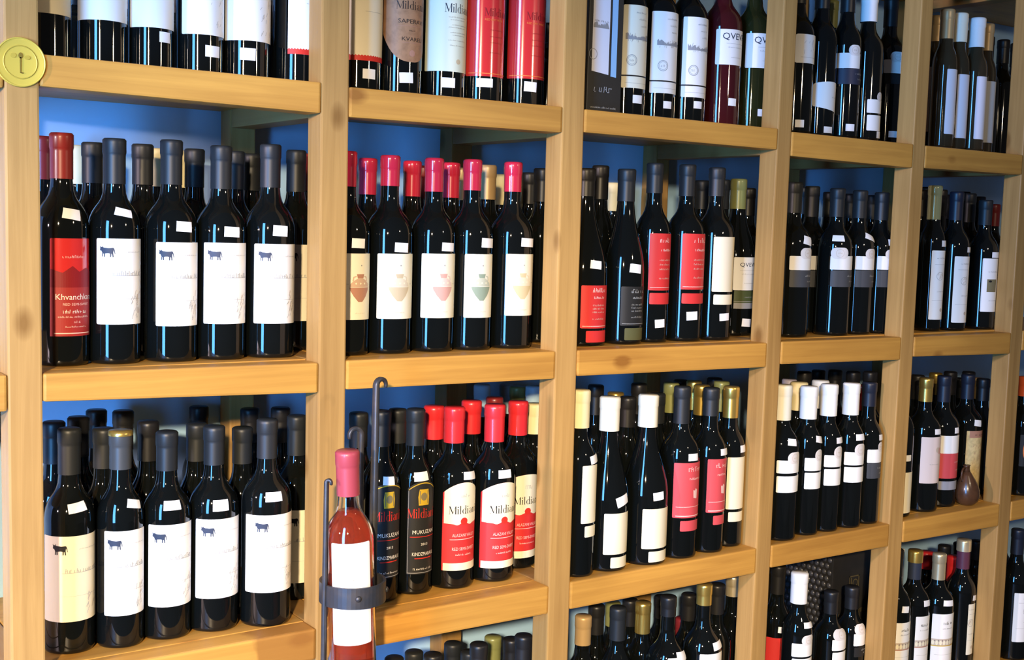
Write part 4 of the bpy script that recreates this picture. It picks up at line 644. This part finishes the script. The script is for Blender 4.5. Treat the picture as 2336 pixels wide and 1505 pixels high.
["E",1,1.9324,0.132,28.0,310.0,"bdx","dark","bk",58.9,[[-74.7,56.5,14.2,168.6,"crest","white"]],[[-11.0,191.8,17.8,13.6,0]],"bottle with tall white label half behind post, first in front row, second shelf, fifth bay","front row bottles on the second shelf, fifth bay"],
["E",1,1.9045,0.078,28.0,317.7,"bdx","dark","clr",78.0,[[-52.7,52.7,25.7,176.9,"crest","white"]],[[21.5,192.2,30,13.3,0]],"foil-topped bottle with tall white label, second in front row, second shelf, fifth bay","front row bottles on the second shelf, fifth bay"],
["E",1,1.978,0.074,34.0,307.1,"bdx","dark","nv",62.5,[[-49.8,49.8,18.3,165.1,"crest","white"]],[[25.1,180.0,30,11.7,0]],"grey-capped bottle with tall white label, third in front row, second shelf, fifth bay","front row bottles on the second shelf, fifth bay"],
["E",1,2.1194,0.139,34.0,309.3,"bdx","dark","gr",66.5,[[-56.2,56.2,36.1,158.7,"brownsq","cream"]],[[-5.9,169.8,21.8,12.8,0]],"bottle with shorter cream label and brown square, fourth in front row, second shelf, fifth bay","front row bottles on the second shelf, fifth bay"],
["E",1,2.0901,0.0755,33.4,292.9,"bdx","dark","gr",56.1,[[-55.1,55.1,40.6,161.5,"brownsq","white"]],[[1.5,169.4,25.7,12.7,0]],"grey-capped bottle with white label and brown square, fifth in front row, second shelf, fifth bay","front row bottles on the second shelf, fifth bay"],
["E",0,2.2088,0.2366,32.5,305.0,"bdx","dark","tan",58.0,[],[],"dark bottle under tan capsule, first in rear row, top shelf, fifth bay","rear row bottles on the top shelf, fifth bay"],
["E",0,2.3178,0.2497,32.5,305.0,"bdx","dark","bk",58.0,[],[],"dark bottle under black capsule, second in rear row, top shelf, fifth bay","rear row bottles on the top shelf, fifth bay"],  # black-capped rear bottles added to hide the wall and darken this corner
["E",0,2.3846,0.251,32.5,305.0,"bdx","dark","bk",57.9,[],[],"dark bottle under black capsule, third in rear row, top shelf, fifth bay","rear row bottles on the top shelf, fifth bay"],
["E",0,2.4558,0.2601,32.5,305.0,"bdx","dark","bk",58.0,[],[],"dark bottle under black capsule, fourth in rear row, top shelf, fifth bay","rear row bottles on the top shelf, fifth bay"],
["E",1,2.2314,0.2803,26.9,311.6,"bdx","dark","gr",59.2,[],[],"dark bottle under grey capsule, third in rear row, second shelf, fifth bay","rear row bottles on the second shelf, fifth bay"],
["E",1,2.439,0.2841,32.5,295.0,"bdx","dark","rd",56.0,[],[],"dark bottle under dull red capsule, sixth in rear row, second shelf, fifth bay","rear row bottles on the second shelf, fifth bay"],
["E",1,2.0224,0.188,26.9,320.6,"bdx","dark","bk",60.9,[],[],"dark bottle under black capsule, first in rear row, second shelf, fifth bay","rear row bottles on the second shelf, fifth bay"],
["E",1,2.0019,0.134,27.1,313.1,"bdx","dark","bk",59.5,[],[],"dark bottle under black capsule, second in rear row, second shelf, fifth bay","rear row bottles on the second shelf, fifth bay"],
["E",1,2.2196,0.224,26.9,317.6,"bdx","dark","bk",60.3,[],[],"dark bottle under black capsule, fourth in rear row, second shelf, fifth bay","rear row bottles on the second shelf, fifth bay"],
["E",1,2.1977,0.1669,32.5,305.0,"bdx","dark","bk",58.0,[],[],"dark bottle under black capsule, fifth in rear row, second shelf, fifth bay","rear row bottles on the second shelf, fifth bay"],
["E",2,1.7893,0.055,35.3,310.0,"bdx","dark","bk",58.9,[[-57.0,57.0,9.4,97.9,"plain","cream"],[-58.8,8.4,122.2,135.8,"plain","white"]],[],"bottle with cream label half behind post, first in front row, third shelf, fifth bay","front row bottles on the third shelf, fifth bay"],
["E",2,1.8876,0.06,37.5,292.1,"bdx","dark","gd",51.0,[[-58.9,58.9,64.4,166.5,"pinkprint",None]],[[0.9,178.4,20.4,12.2,0]],"gold-capped bottle with pale pink-printed label, second in front row, third shelf, fifth bay","front row bottles on the third shelf, fifth bay"],
["E",2,1.9674,0.07,37.6,291.8,"bdx","dark","nv",57.5,[[-60.6,55.1,121.7,162.2,"plain","white"],[-58.4,58.4,65.7,122.5,"script","rose"],[-54.6,54.6,39.8,59.4,"plain","grey"]],[[3.3,173.7,15.2,12.9,0]],"grey-capped bottle with white and red label, third in front row, third shelf, fifth bay","front row bottles on the third shelf, fifth bay"],
["E",2,2.1,0.1,37.5,285.3,"bdx","dark","nv",56.4,[[-49.7,49.7,14.0,158.7,"parch",None]],[[-7.9,176.9,21.4,14.8,8]],"bottle with golden parchment label behind clay jug, fourth in front row, third shelf, fifth bay","front row bottles on the third shelf, fifth bay"],
["E",2,2.1426,0.218,26.9,273.6,"bdx","dark","gd",52.0,[],[],"dark bottle under gold capsule, second in rear row, third shelf, fifth bay","rear row bottles on the third shelf, fifth bay"],
["E",2,2.2476,0.173,26.9,261.3,"bdx","dark","tan",49.6,[],[],"dark bottle under tan capsule, sixth in rear row, third shelf, fifth bay","rear row bottles on the third shelf, fifth bay"],
["E",2,2.2515,0.227,26.9,254.6,"bdx","dark","gr",48.4,[],[],"dark bottle under grey capsule, fourth in rear row, third shelf, fifth bay","rear row bottles on the third shelf, fifth bay"],
["E",2,1.9617,0.137,26.9,285.8,"bdx","dark","bk",54.3,[],[],"dark bottle under black capsule, first in rear row, third shelf, fifth bay","rear row bottles on the third shelf, fifth bay"],
["E",2,2.1233,0.164,26.9,283.4,"bdx","dark","bk",53.9,[],[],"dark bottle under black capsule, third in rear row, third shelf, fifth bay","rear row bottles on the third shelf, fifth bay"],
["E",2,2.1912,0.161,26.9,280.7,"bdx","dark","bk",53.3,[],[],"dark bottle under black capsule, fifth in rear row, third shelf, fifth bay","rear row bottles on the third shelf, fifth bay"],
["E",2,2.171,0.107,29.7,271.2,"bdx","dark","bk",51.5,[],[],"dark bottle under black capsule, seventh in rear row, third shelf, fifth bay","rear row bottles on the third shelf, fifth bay"],
["E",3,1.831,0.07,37.5,310.0,"bdx","dark","bk",58.9,[[-52.9,52.9,44.2,154.8,"ornband","red"]],[[-9.6,184.3,19.3,14.2,6]],"bottle with red-ornamented label half behind post, first in front row, lowest shelf, fifth bay","front row bottles on the lowest shelf, fifth bay"],
["E",3,1.9131,0.08,37.5,294.4,"bdx","dark","nvg",68.4,[[-40.7,40.7,25.3,152.8,"ornband","red"]],[[1.6,182.0,20.7,13.9,0]],"gold-topped blue-capped bottle with ornamented label, second in front row, lowest shelf, fifth bay","front row bottles on the lowest shelf, fifth bay"],
["E",3,1.9886,0.07,37.5,279.6,"bdx","dark","gdc",59.2,[[-67.1,54.8,14.9,148.7,"ornband","gold"]],[[-10.9,173.6,27.5,13.6,4]],"white gold-capped bottle with ornamented white label, third in front row, lowest shelf, fifth bay","front row bottles on the lowest shelf, fifth bay"],
["E",3,2.1343,0.13,37.5,238.6,"bdx","dark","red",60.0,[[-51.2,51.2,60.2,106.6,"plain","grey"],[-46.4,46.4,-2.3,59.3,"plain","lavwhite"]],[[-1.9,147.1,17.7,11.9,0]],"pink-red-capped bottle with grey pictured label, fourth in front row, lowest shelf, fifth bay","front row bottles on the lowest shelf, fifth bay"],
["E",3,2.0792,0.07,32.2,300.4,"bdx","dark","prp",88.6,[[-22.3,23.8,35.8,155.7,"crest","ivory"]],[[23.9,168.1,30,12.3,6]],"purple-capped bottle with tall ivory label beside post, fifth in front row, lowest shelf, fifth bay","front row bottles on the lowest shelf, fifth bay"],
["E",3,2.1776,0.239,26.9,218.1,"bdx","dark","red",41.4,[],[],"dark bottle under bright red capsule, first in rear row, lowest shelf, fifth bay","rear row bottles on the lowest shelf, fifth bay"],
["E",3,2.1715,0.185,26.9,247.7,"bdx","dark","bk",47.1,[],[],"dark bottle under black capsule, second in rear row, lowest shelf, fifth bay","rear row bottles on the lowest shelf, fifth bay"],
["E",3,2.2992,0.23,26.9,226.7,"bdx","dark","bk",43.1,[],[],"dark bottle under black capsule, third in rear row, lowest shelf, fifth bay","rear row bottles on the lowest shelf, fifth bay"],
["E",3,2.291,0.176,26.9,246.2,"bdx","dark","bk",46.8,[],[],"dark bottle under black capsule, fourth in rear row, lowest shelf, fifth bay","rear row bottles on the lowest shelf, fifth bay"],
["F",2,2.2518,0.05,37.5,279.1,"bdx","dark","org",45.6,[[-62.1,51.7,70.8,145.6,"orangedot",None]],[],"orange-capped bottle with round orange label, first in front row, third shelf, last bay","front row bottles on the third shelf, last bay"],
["F",3,2.2911,0.111,37.5,310.0,"bdx","dark","grn",58.9,[[-54.9,54.9,7.2,128.4,"crest","ivory"]],[],"dark bottle with ivory ornamented label, first in front row, lowest shelf, last bay","front row bottles on the lowest shelf, last bay"],
["F",3,2.252,0.0425,37.5,310.0,"bdx","dark","nv",58.9,[[-57.1,51.6,45.9,164.5,"crest","white"]],[],"dark bottle with broad white label, second in front row, lowest shelf, last bay","front row bottles on the lowest shelf, last bay"]]
for b_ in BOTTLES: bottle(*b_)
# ------------------------------------------------------------------ brass plaque on the first post
pl = thing('plaque', 'round yellow brass plaque with a vine emblem fixed on the first post', 'plaque', (-.0248, -.0002, .1819))
gold = mat('brass_yellow', (.72, .56, .09), .38, .35); gold_d = mat('brass_engraved', (.22, .15, .02), .5, .2); gold_m = mat('brass_shade', (.55, .42, .06), .45, .3)
def disc_piece(name, prof, m, n=48):
    me = lathe(name, prof, n); me.transform(Matrix.Rotation(R(90), 4, 'X')); return new_obj(name, me, pl, m)
disc_piece('disc', [(.0300, 0), (.0302, .0022), (.0285, .0030), (.0270, .0026)], gold)
disc_piece('rim_groove', [(.0205, .0024), (.0205, .0031), (.0190, .0031), (.0188, .0024)], gold_m)
disc_piece('rim_bead', [(.0300, .0024), (.0297, .0036), (.0284, .0036), (.0280, .0024)], gold)
def flat(name, polys, y, m, parent):
    v, f = [], []
    for p in polys: n = len(v); v += [(x, y, z) for x, z in p] ; f.append(tuple(range(n, n + len(p))))
    bm = bmesh.new(); bv = [bm.verts.new(p) for p in v]
    for q in f: bm.faces.new([bv[i] for i in q])
    r = bmesh.ops.extrude_face_region(bm, geom=bm.faces[:]); bmesh.ops.translate(bm, verts=[e for e in r['geom'] if isinstance(e, bmesh.types.BMVert)], vec=(0, -.0004, 0))
    bmesh.ops.recalc_face_normals(bm, faces=bm.faces[:]); me = bpy.data.meshes.new(name); bm.to_mesh(me); bm.free(); return new_obj(name, me, parent, m)
def oval(x, z, rx, rz, n=14): return [(x + rx * math.cos(2 * math.pi * i / n), z + rz * math.sin(2 * math.pi * i / n)) for i in range(n)]
flat('vine_emblem', [[(-.0008, -.013), (.0008, -.013), (.0010, .006), (-.0010, .006)], oval(0, .008, .0026, .0036), oval(.0016, -.0128, .0018, .0009)], -.0031, gold_d, pl)
flat('leaf_emblem', [oval(-.0085, .0075, .0034, .0028), oval(.0078, .0062, .0034, .0026)], -.0031, gold_m, pl)
# ------------------------------------------------------------------ iron bottle stand with the rose bottle
SX, SY, SZ = .3985, -.09, -.5172
st = thing('bottle_stand', 'tall wrought iron bottle holder with curled bars and riveted ring before the second post', 'stand', (SX, SY, -1.5))
def curl_bar(px, py, ztop, dx, dy, rad, w0, w1):
    """upright bar ending in a crook towards (dx, dy)"""
    pts, ws = [], []
    z1 = ztop - rad
    for i in range(9): pts.append((px, py, z1 * i / 8)); ws.append(w0 + (w1 - w0) * .45 * (i / 8) ** 3)
    for i in range(1, 15):
        a = math.pi * 1.12 * i / 14; c = 1 - math.cos(a)
        pts.append((px + dx * rad * c, py + dy * rad * c, z1 + rad * math.sin(a) * (1 if a < math.pi else 1.4))); ws.append(w0 * .55 + w1 * .45 + (w1 - w0 * .55 - w1 * .45) * i / 14)
    return sweep('upright_bar', pts, ws, 8, .8, wdir=(-dy, dx, 0))
for (px, py, zt, dx, dy, rad, w0, w1) in [(.4365 - SX, .012, -.2225, 1, .15, .0085, .0145, .0052), (.4225 - SX + .010, .046, -.297, -1, 0, .0095, .0105, .0065), (.3640 - SX - .012, -.006, -.3555, .5, -.8, .0040, .0100, .0045)]:
    new_obj('upright_bar', curl_bar(px, py, zt + 1.5, dx, dy, rad, w0, w1), st, iron)
def band(name, r, z0, z1, t, n=48, tilt=0):
    v, f = [], []
    for i in range(n):
        a = 2 * math.pi * i / n; c, s = math.cos(a), math.sin(a)
        for rr, z in ((r, z0), (r, z1), (r + t, z1), (r + t, z0)): v.append((rr * c, rr * s, z + tilt * c * rr))
    for i in range(n):
        k = (i + 1) % n
        for j in range(4): l = (j + 1) % 4; f.append((i * 4 + j, k * 4 + j, k * 4 + l, i * 4 + l))
    return mesh(name, v, f, False)
rb = new_obj('ring_band', band('ring_band', .0435, .967, .9965, .0035), st, iron)
for a in (-108, -30, 60):
    me = lathe('rivet', [(.0044, 0), (.0042, .0016), (.0028, .003), (.0008, .0036)], 14); me.transform(Matrix.Rotation(R(90), 4, 'Y')); me.transform(Matrix.Translation((.0468, 0, .982))); me.transform(Matrix.Rotation(R(a), 4, 'Z')); new_obj('rivet', me, rb, iron)
new_obj('base_plate', lathe('base_plate', [(.043, .858), (.0445, .859), (.0445, .8625), (.043, .8635)], 36), st, iron)
new_obj('lower_ring', band('lower_ring', .0435, .852, .866, .003), st, iron)
new_obj('foot_ring', band('foot_ring', .055, 0, .012, .012), st, iron)
ro = thing('wine_bottle', 'pink rose wine bottle with white label held in the iron stand', 'bottle', (.4000, SY, -1.5 + .8638)); ro.rotation_euler = (R(1.0), R(-3.0), 0)
rose_glass = mat('clear_rose_glass', (1, .97, .95), .0, trans=1, ior=1.45)
RH, RR, rn = .3190, .0345, .0150
po = profile(RR, RH, 'bdx', rn); SHAPES['bdx_i'] = SHAPES['bdx']
pi_ = [(max(r - .0022, .004), z + (.004 if i < 3 else 0)) for i, (r, z) in enumerate(po)]
# glass shell, inside and outside skins
v1 = lathe('glass_body', po + [(r, z) for r, z in reversed(pi_)], 48, cap_top=True, cap_bot=True)
new_obj('glass_body', v1, ro, rose_glass)
wine = mat('rose_wine', (.90, .13, .05), .0, trans=.72, ior=1.33)
lev = RH * .735
pw = [(r - .0003, z + .0003) for r, z in pi_ if z < lev] ; pw.append((radius_at(pi_, lev) - .0003, lev))
new_obj('wine', lathe('wine', pw, 48), ro, wine)
new_obj('capsule', lathe('capsule', capsule_prof(rn, RH, .062, .0006), 32, cap_bot=False), ro, mat('capsule_rose_pink', (.34, .05, .07), .42, 0, .15))
rr_ = random.Random(5)
PR = Print(62, 150, rr_)
lv, lf = wrap_patch(po, R(-72), R(26), .050, .196, .0004, 2.5)
lo = new_obj('label', mesh('label', lv, lf, True), ro, paper('white'))
PR.scrib('pi', -27, 2, 86, 6, 1.0); PR.scrib('pi', -8, 4, 92, 7, .8)
for (ik, part), (V, F) in PR.d.items(): new_obj(part, mesh(part, [on_glass(po, R(-23) + x / 1000 / RR, .050 + y / 1000, .0008) for x, y in V], F), lo, ink(ik))
# ------------------------------------------------------------------ cartons and clay jug
def flat_print(name, polys, y, m, parent): return flat(name, polys, y, m, parent)
blackcard = mat('black_card', (.022, .021, .020), .38); noise_tint(blackcard, 30, .4, (.03, .028, .026))
ca = thing('gift_carton', 'tall black gift carton with white printed panel beside the third post, top shelf', 'carton', (.9228, .032, SHELF[0]))
new_obj('carton_body', box('carton_body', -.0372, .0372, 0, .075, 0, .325, .0015), ca, blackcard)
yy = -.0003
flat('printed_panel', [[(-.0290, .068), (.0075, .064), (.0075, .30), (-.0290, .30)]], yy, paper('lavwhite'), ca)
flat('gloss_stripe', [[(.0125, .062), (.0245, .061), (.0245, .30), (.0125, .30)]], yy, mat('painted_gloss_blue', (.30, .55, .86), .3), ca)  # bluish gloss on the carton front, painted on as a flat stripe
gp = Print(60, 300, random.Random(8)); gp.scrib('g', -24, 22, 34, 13, 1.6); gp.scrib('lg', -30, 26, 7, 3.2, .7); gp.scrib('lg', -26, 4, 150, 4, .6)
V0 = [(-28, 140)]; x = -28
while x < 6: V0.append((x, 142 + random.Random(x).uniform(1, 8))); x += 2
V0.append((6, 140)); gp.poly('g', V0)
gp.ring('g', -27, 96, 9, .9)
for (ik, part), (V, F) in gp.d.items(): new_obj(part, mesh(part, [(x / 1000, yy - .0008, y / 1000) for x, y in V], F), ca, ink(ik))
cb = thing('gift_carton', 'large black carton with bubbled side and dull gold emblem, lowest shelf, fourth bay', 'carton', (1.7185, .15, SHELF[3]))
new_obj('carton_body', box('carton_body', 0, .168, 0, .17, 0, .327, .0015), cb, blackcard)
bv, bf = [], []   # dimpled bubbles on the side that looks to the plaque end
ny_, nz_ = 11, 21
for j in range(nz_):
    for i in range(ny_):
        cy = .010 + i * .0148 + (.0074 if j % 2 else 0); cz = .022 + j * .0142
        if cy > .165: continue
        b0 = len(bv)
        for rr, xx in ((.0062, -.0002), (.0048, -.0022), (.0022, -.0032)):
            for k in range(8): a = 2 * math.pi * k / 8; bv.append((xx, cy + rr * math.cos(a), cz + rr * math.sin(a)))
        bv.append((-.0035, cy, cz))
        for l in range(2):
            for k in range(8): q = (k + 1) % 8; bf.append((b0 + l * 8 + k, b0 + l * 8 + q, b0 + l * 8 + 8 + q, b0 + l * 8 + 8 + k))
        for k in range(8): bf.append((b0 + 16 + k, b0 + 16 + (k + 1) % 8, b0 + 24))
bo = new_obj('bubbles', mesh('bubbles', bv, bf, True), cb, mat('bubble_side', (.060, .065, .085), .3)); bo['kind'] = 'stuff'
gp = Print(160, 320, random.Random(9)); ol = mat('dull_gold_print', (.12, .095, .045), .45, .2)
def frame(x0, y0, x1, y1, t):
    gp.rect('k', x0, y0, x1, y0 + t); gp.rect('k', x0, y1 - t, x1, y1); gp.rect('k', x0, y0, x0 + t, y1); gp.rect('k', x1 - t, y0, x1, y1)
frame(56, 170, 90, 236, 2.6); gp.rect('k', 56, 200, 90, 203); gp.rect('k', 62, 176, 66, 198); gp.rect('k', 74, 172, 77, 200); gp.ring('k', 77, 219, 9, 2.4); gp.rect('k', 62, 206, 65, 232)
for k in range(3): gp.ring('k', 60 + 22 * k, 142, 16, 2.2)
gp.scrib('k', 24, 128, 148, 9, 1.6); gp.scrib('k', 36, 120, 128, 6, 1.2)
for (ik, part), (V, F) in gp.d.items(): new_obj('gold_emblem', mesh('gold_emblem', [(x / 1000, -.0008, y / 1000) for x, y in V], F), cb, ol)
bt = Print(20, 20, random.Random(3)); flat('price_tag', [[(.138, .285), (.156, .287), (.155, .306), (.137, .304)]], -.0006, paper('tagwhite'), cb)
cc = thing('gift_carton', 'small cream carton with grey oval behind the bottles, lowest shelf, fifth bay', 'carton', (2.030, .24, SHELF[3]))
new_obj('carton_body', box('carton_body', 0, .062, 0, .07, 0, .236, .0015), cc, paper('cream'))
flat('oval_print', [oval(.020, .15, .014, .05, 22)], -.0003, ink('lg'), cc)
jg = thing('clay_jug', 'glossy brown egg-shaped clay jug with narrow neck, standing before the parchment-labelled bottle', 'jug', (2.0235, .031, SHELF[2])); jg.rotation_euler = (0, R(-7), 0)
clay = mat('glazed_brown_clay', (.075, .034, .016), .25, 0, .25); noise_tint(clay, 40, .6, (.032, .016, .009))
new_obj('jug_body', lathe('jug_body', [(.009, 0), (.0165, .003), (.0240, .010), (.0275, .022), (.0272, .034), (.0240, .046), (.0185, .058), (.0120, .070), (.0072, .079)], 32), jg, clay)
new_obj('jug_neck', lathe('jug_neck', [(.0079, .077), (.0066, .084), (.0070, .090), (.0086, .0925), (.0070, .093)], 24), jg, clay)
hp = [(-.0060, 0, .086), (-.0125, 0, .088), (-.0180, 0, .080), (-.0200, 0, .068), (-.0175, 0, .058)]
new_obj('jug_handle', sweep('jug_handle', hp, [.004] * 5, 8), jg, clay)
bpy.context.view_layer.update()
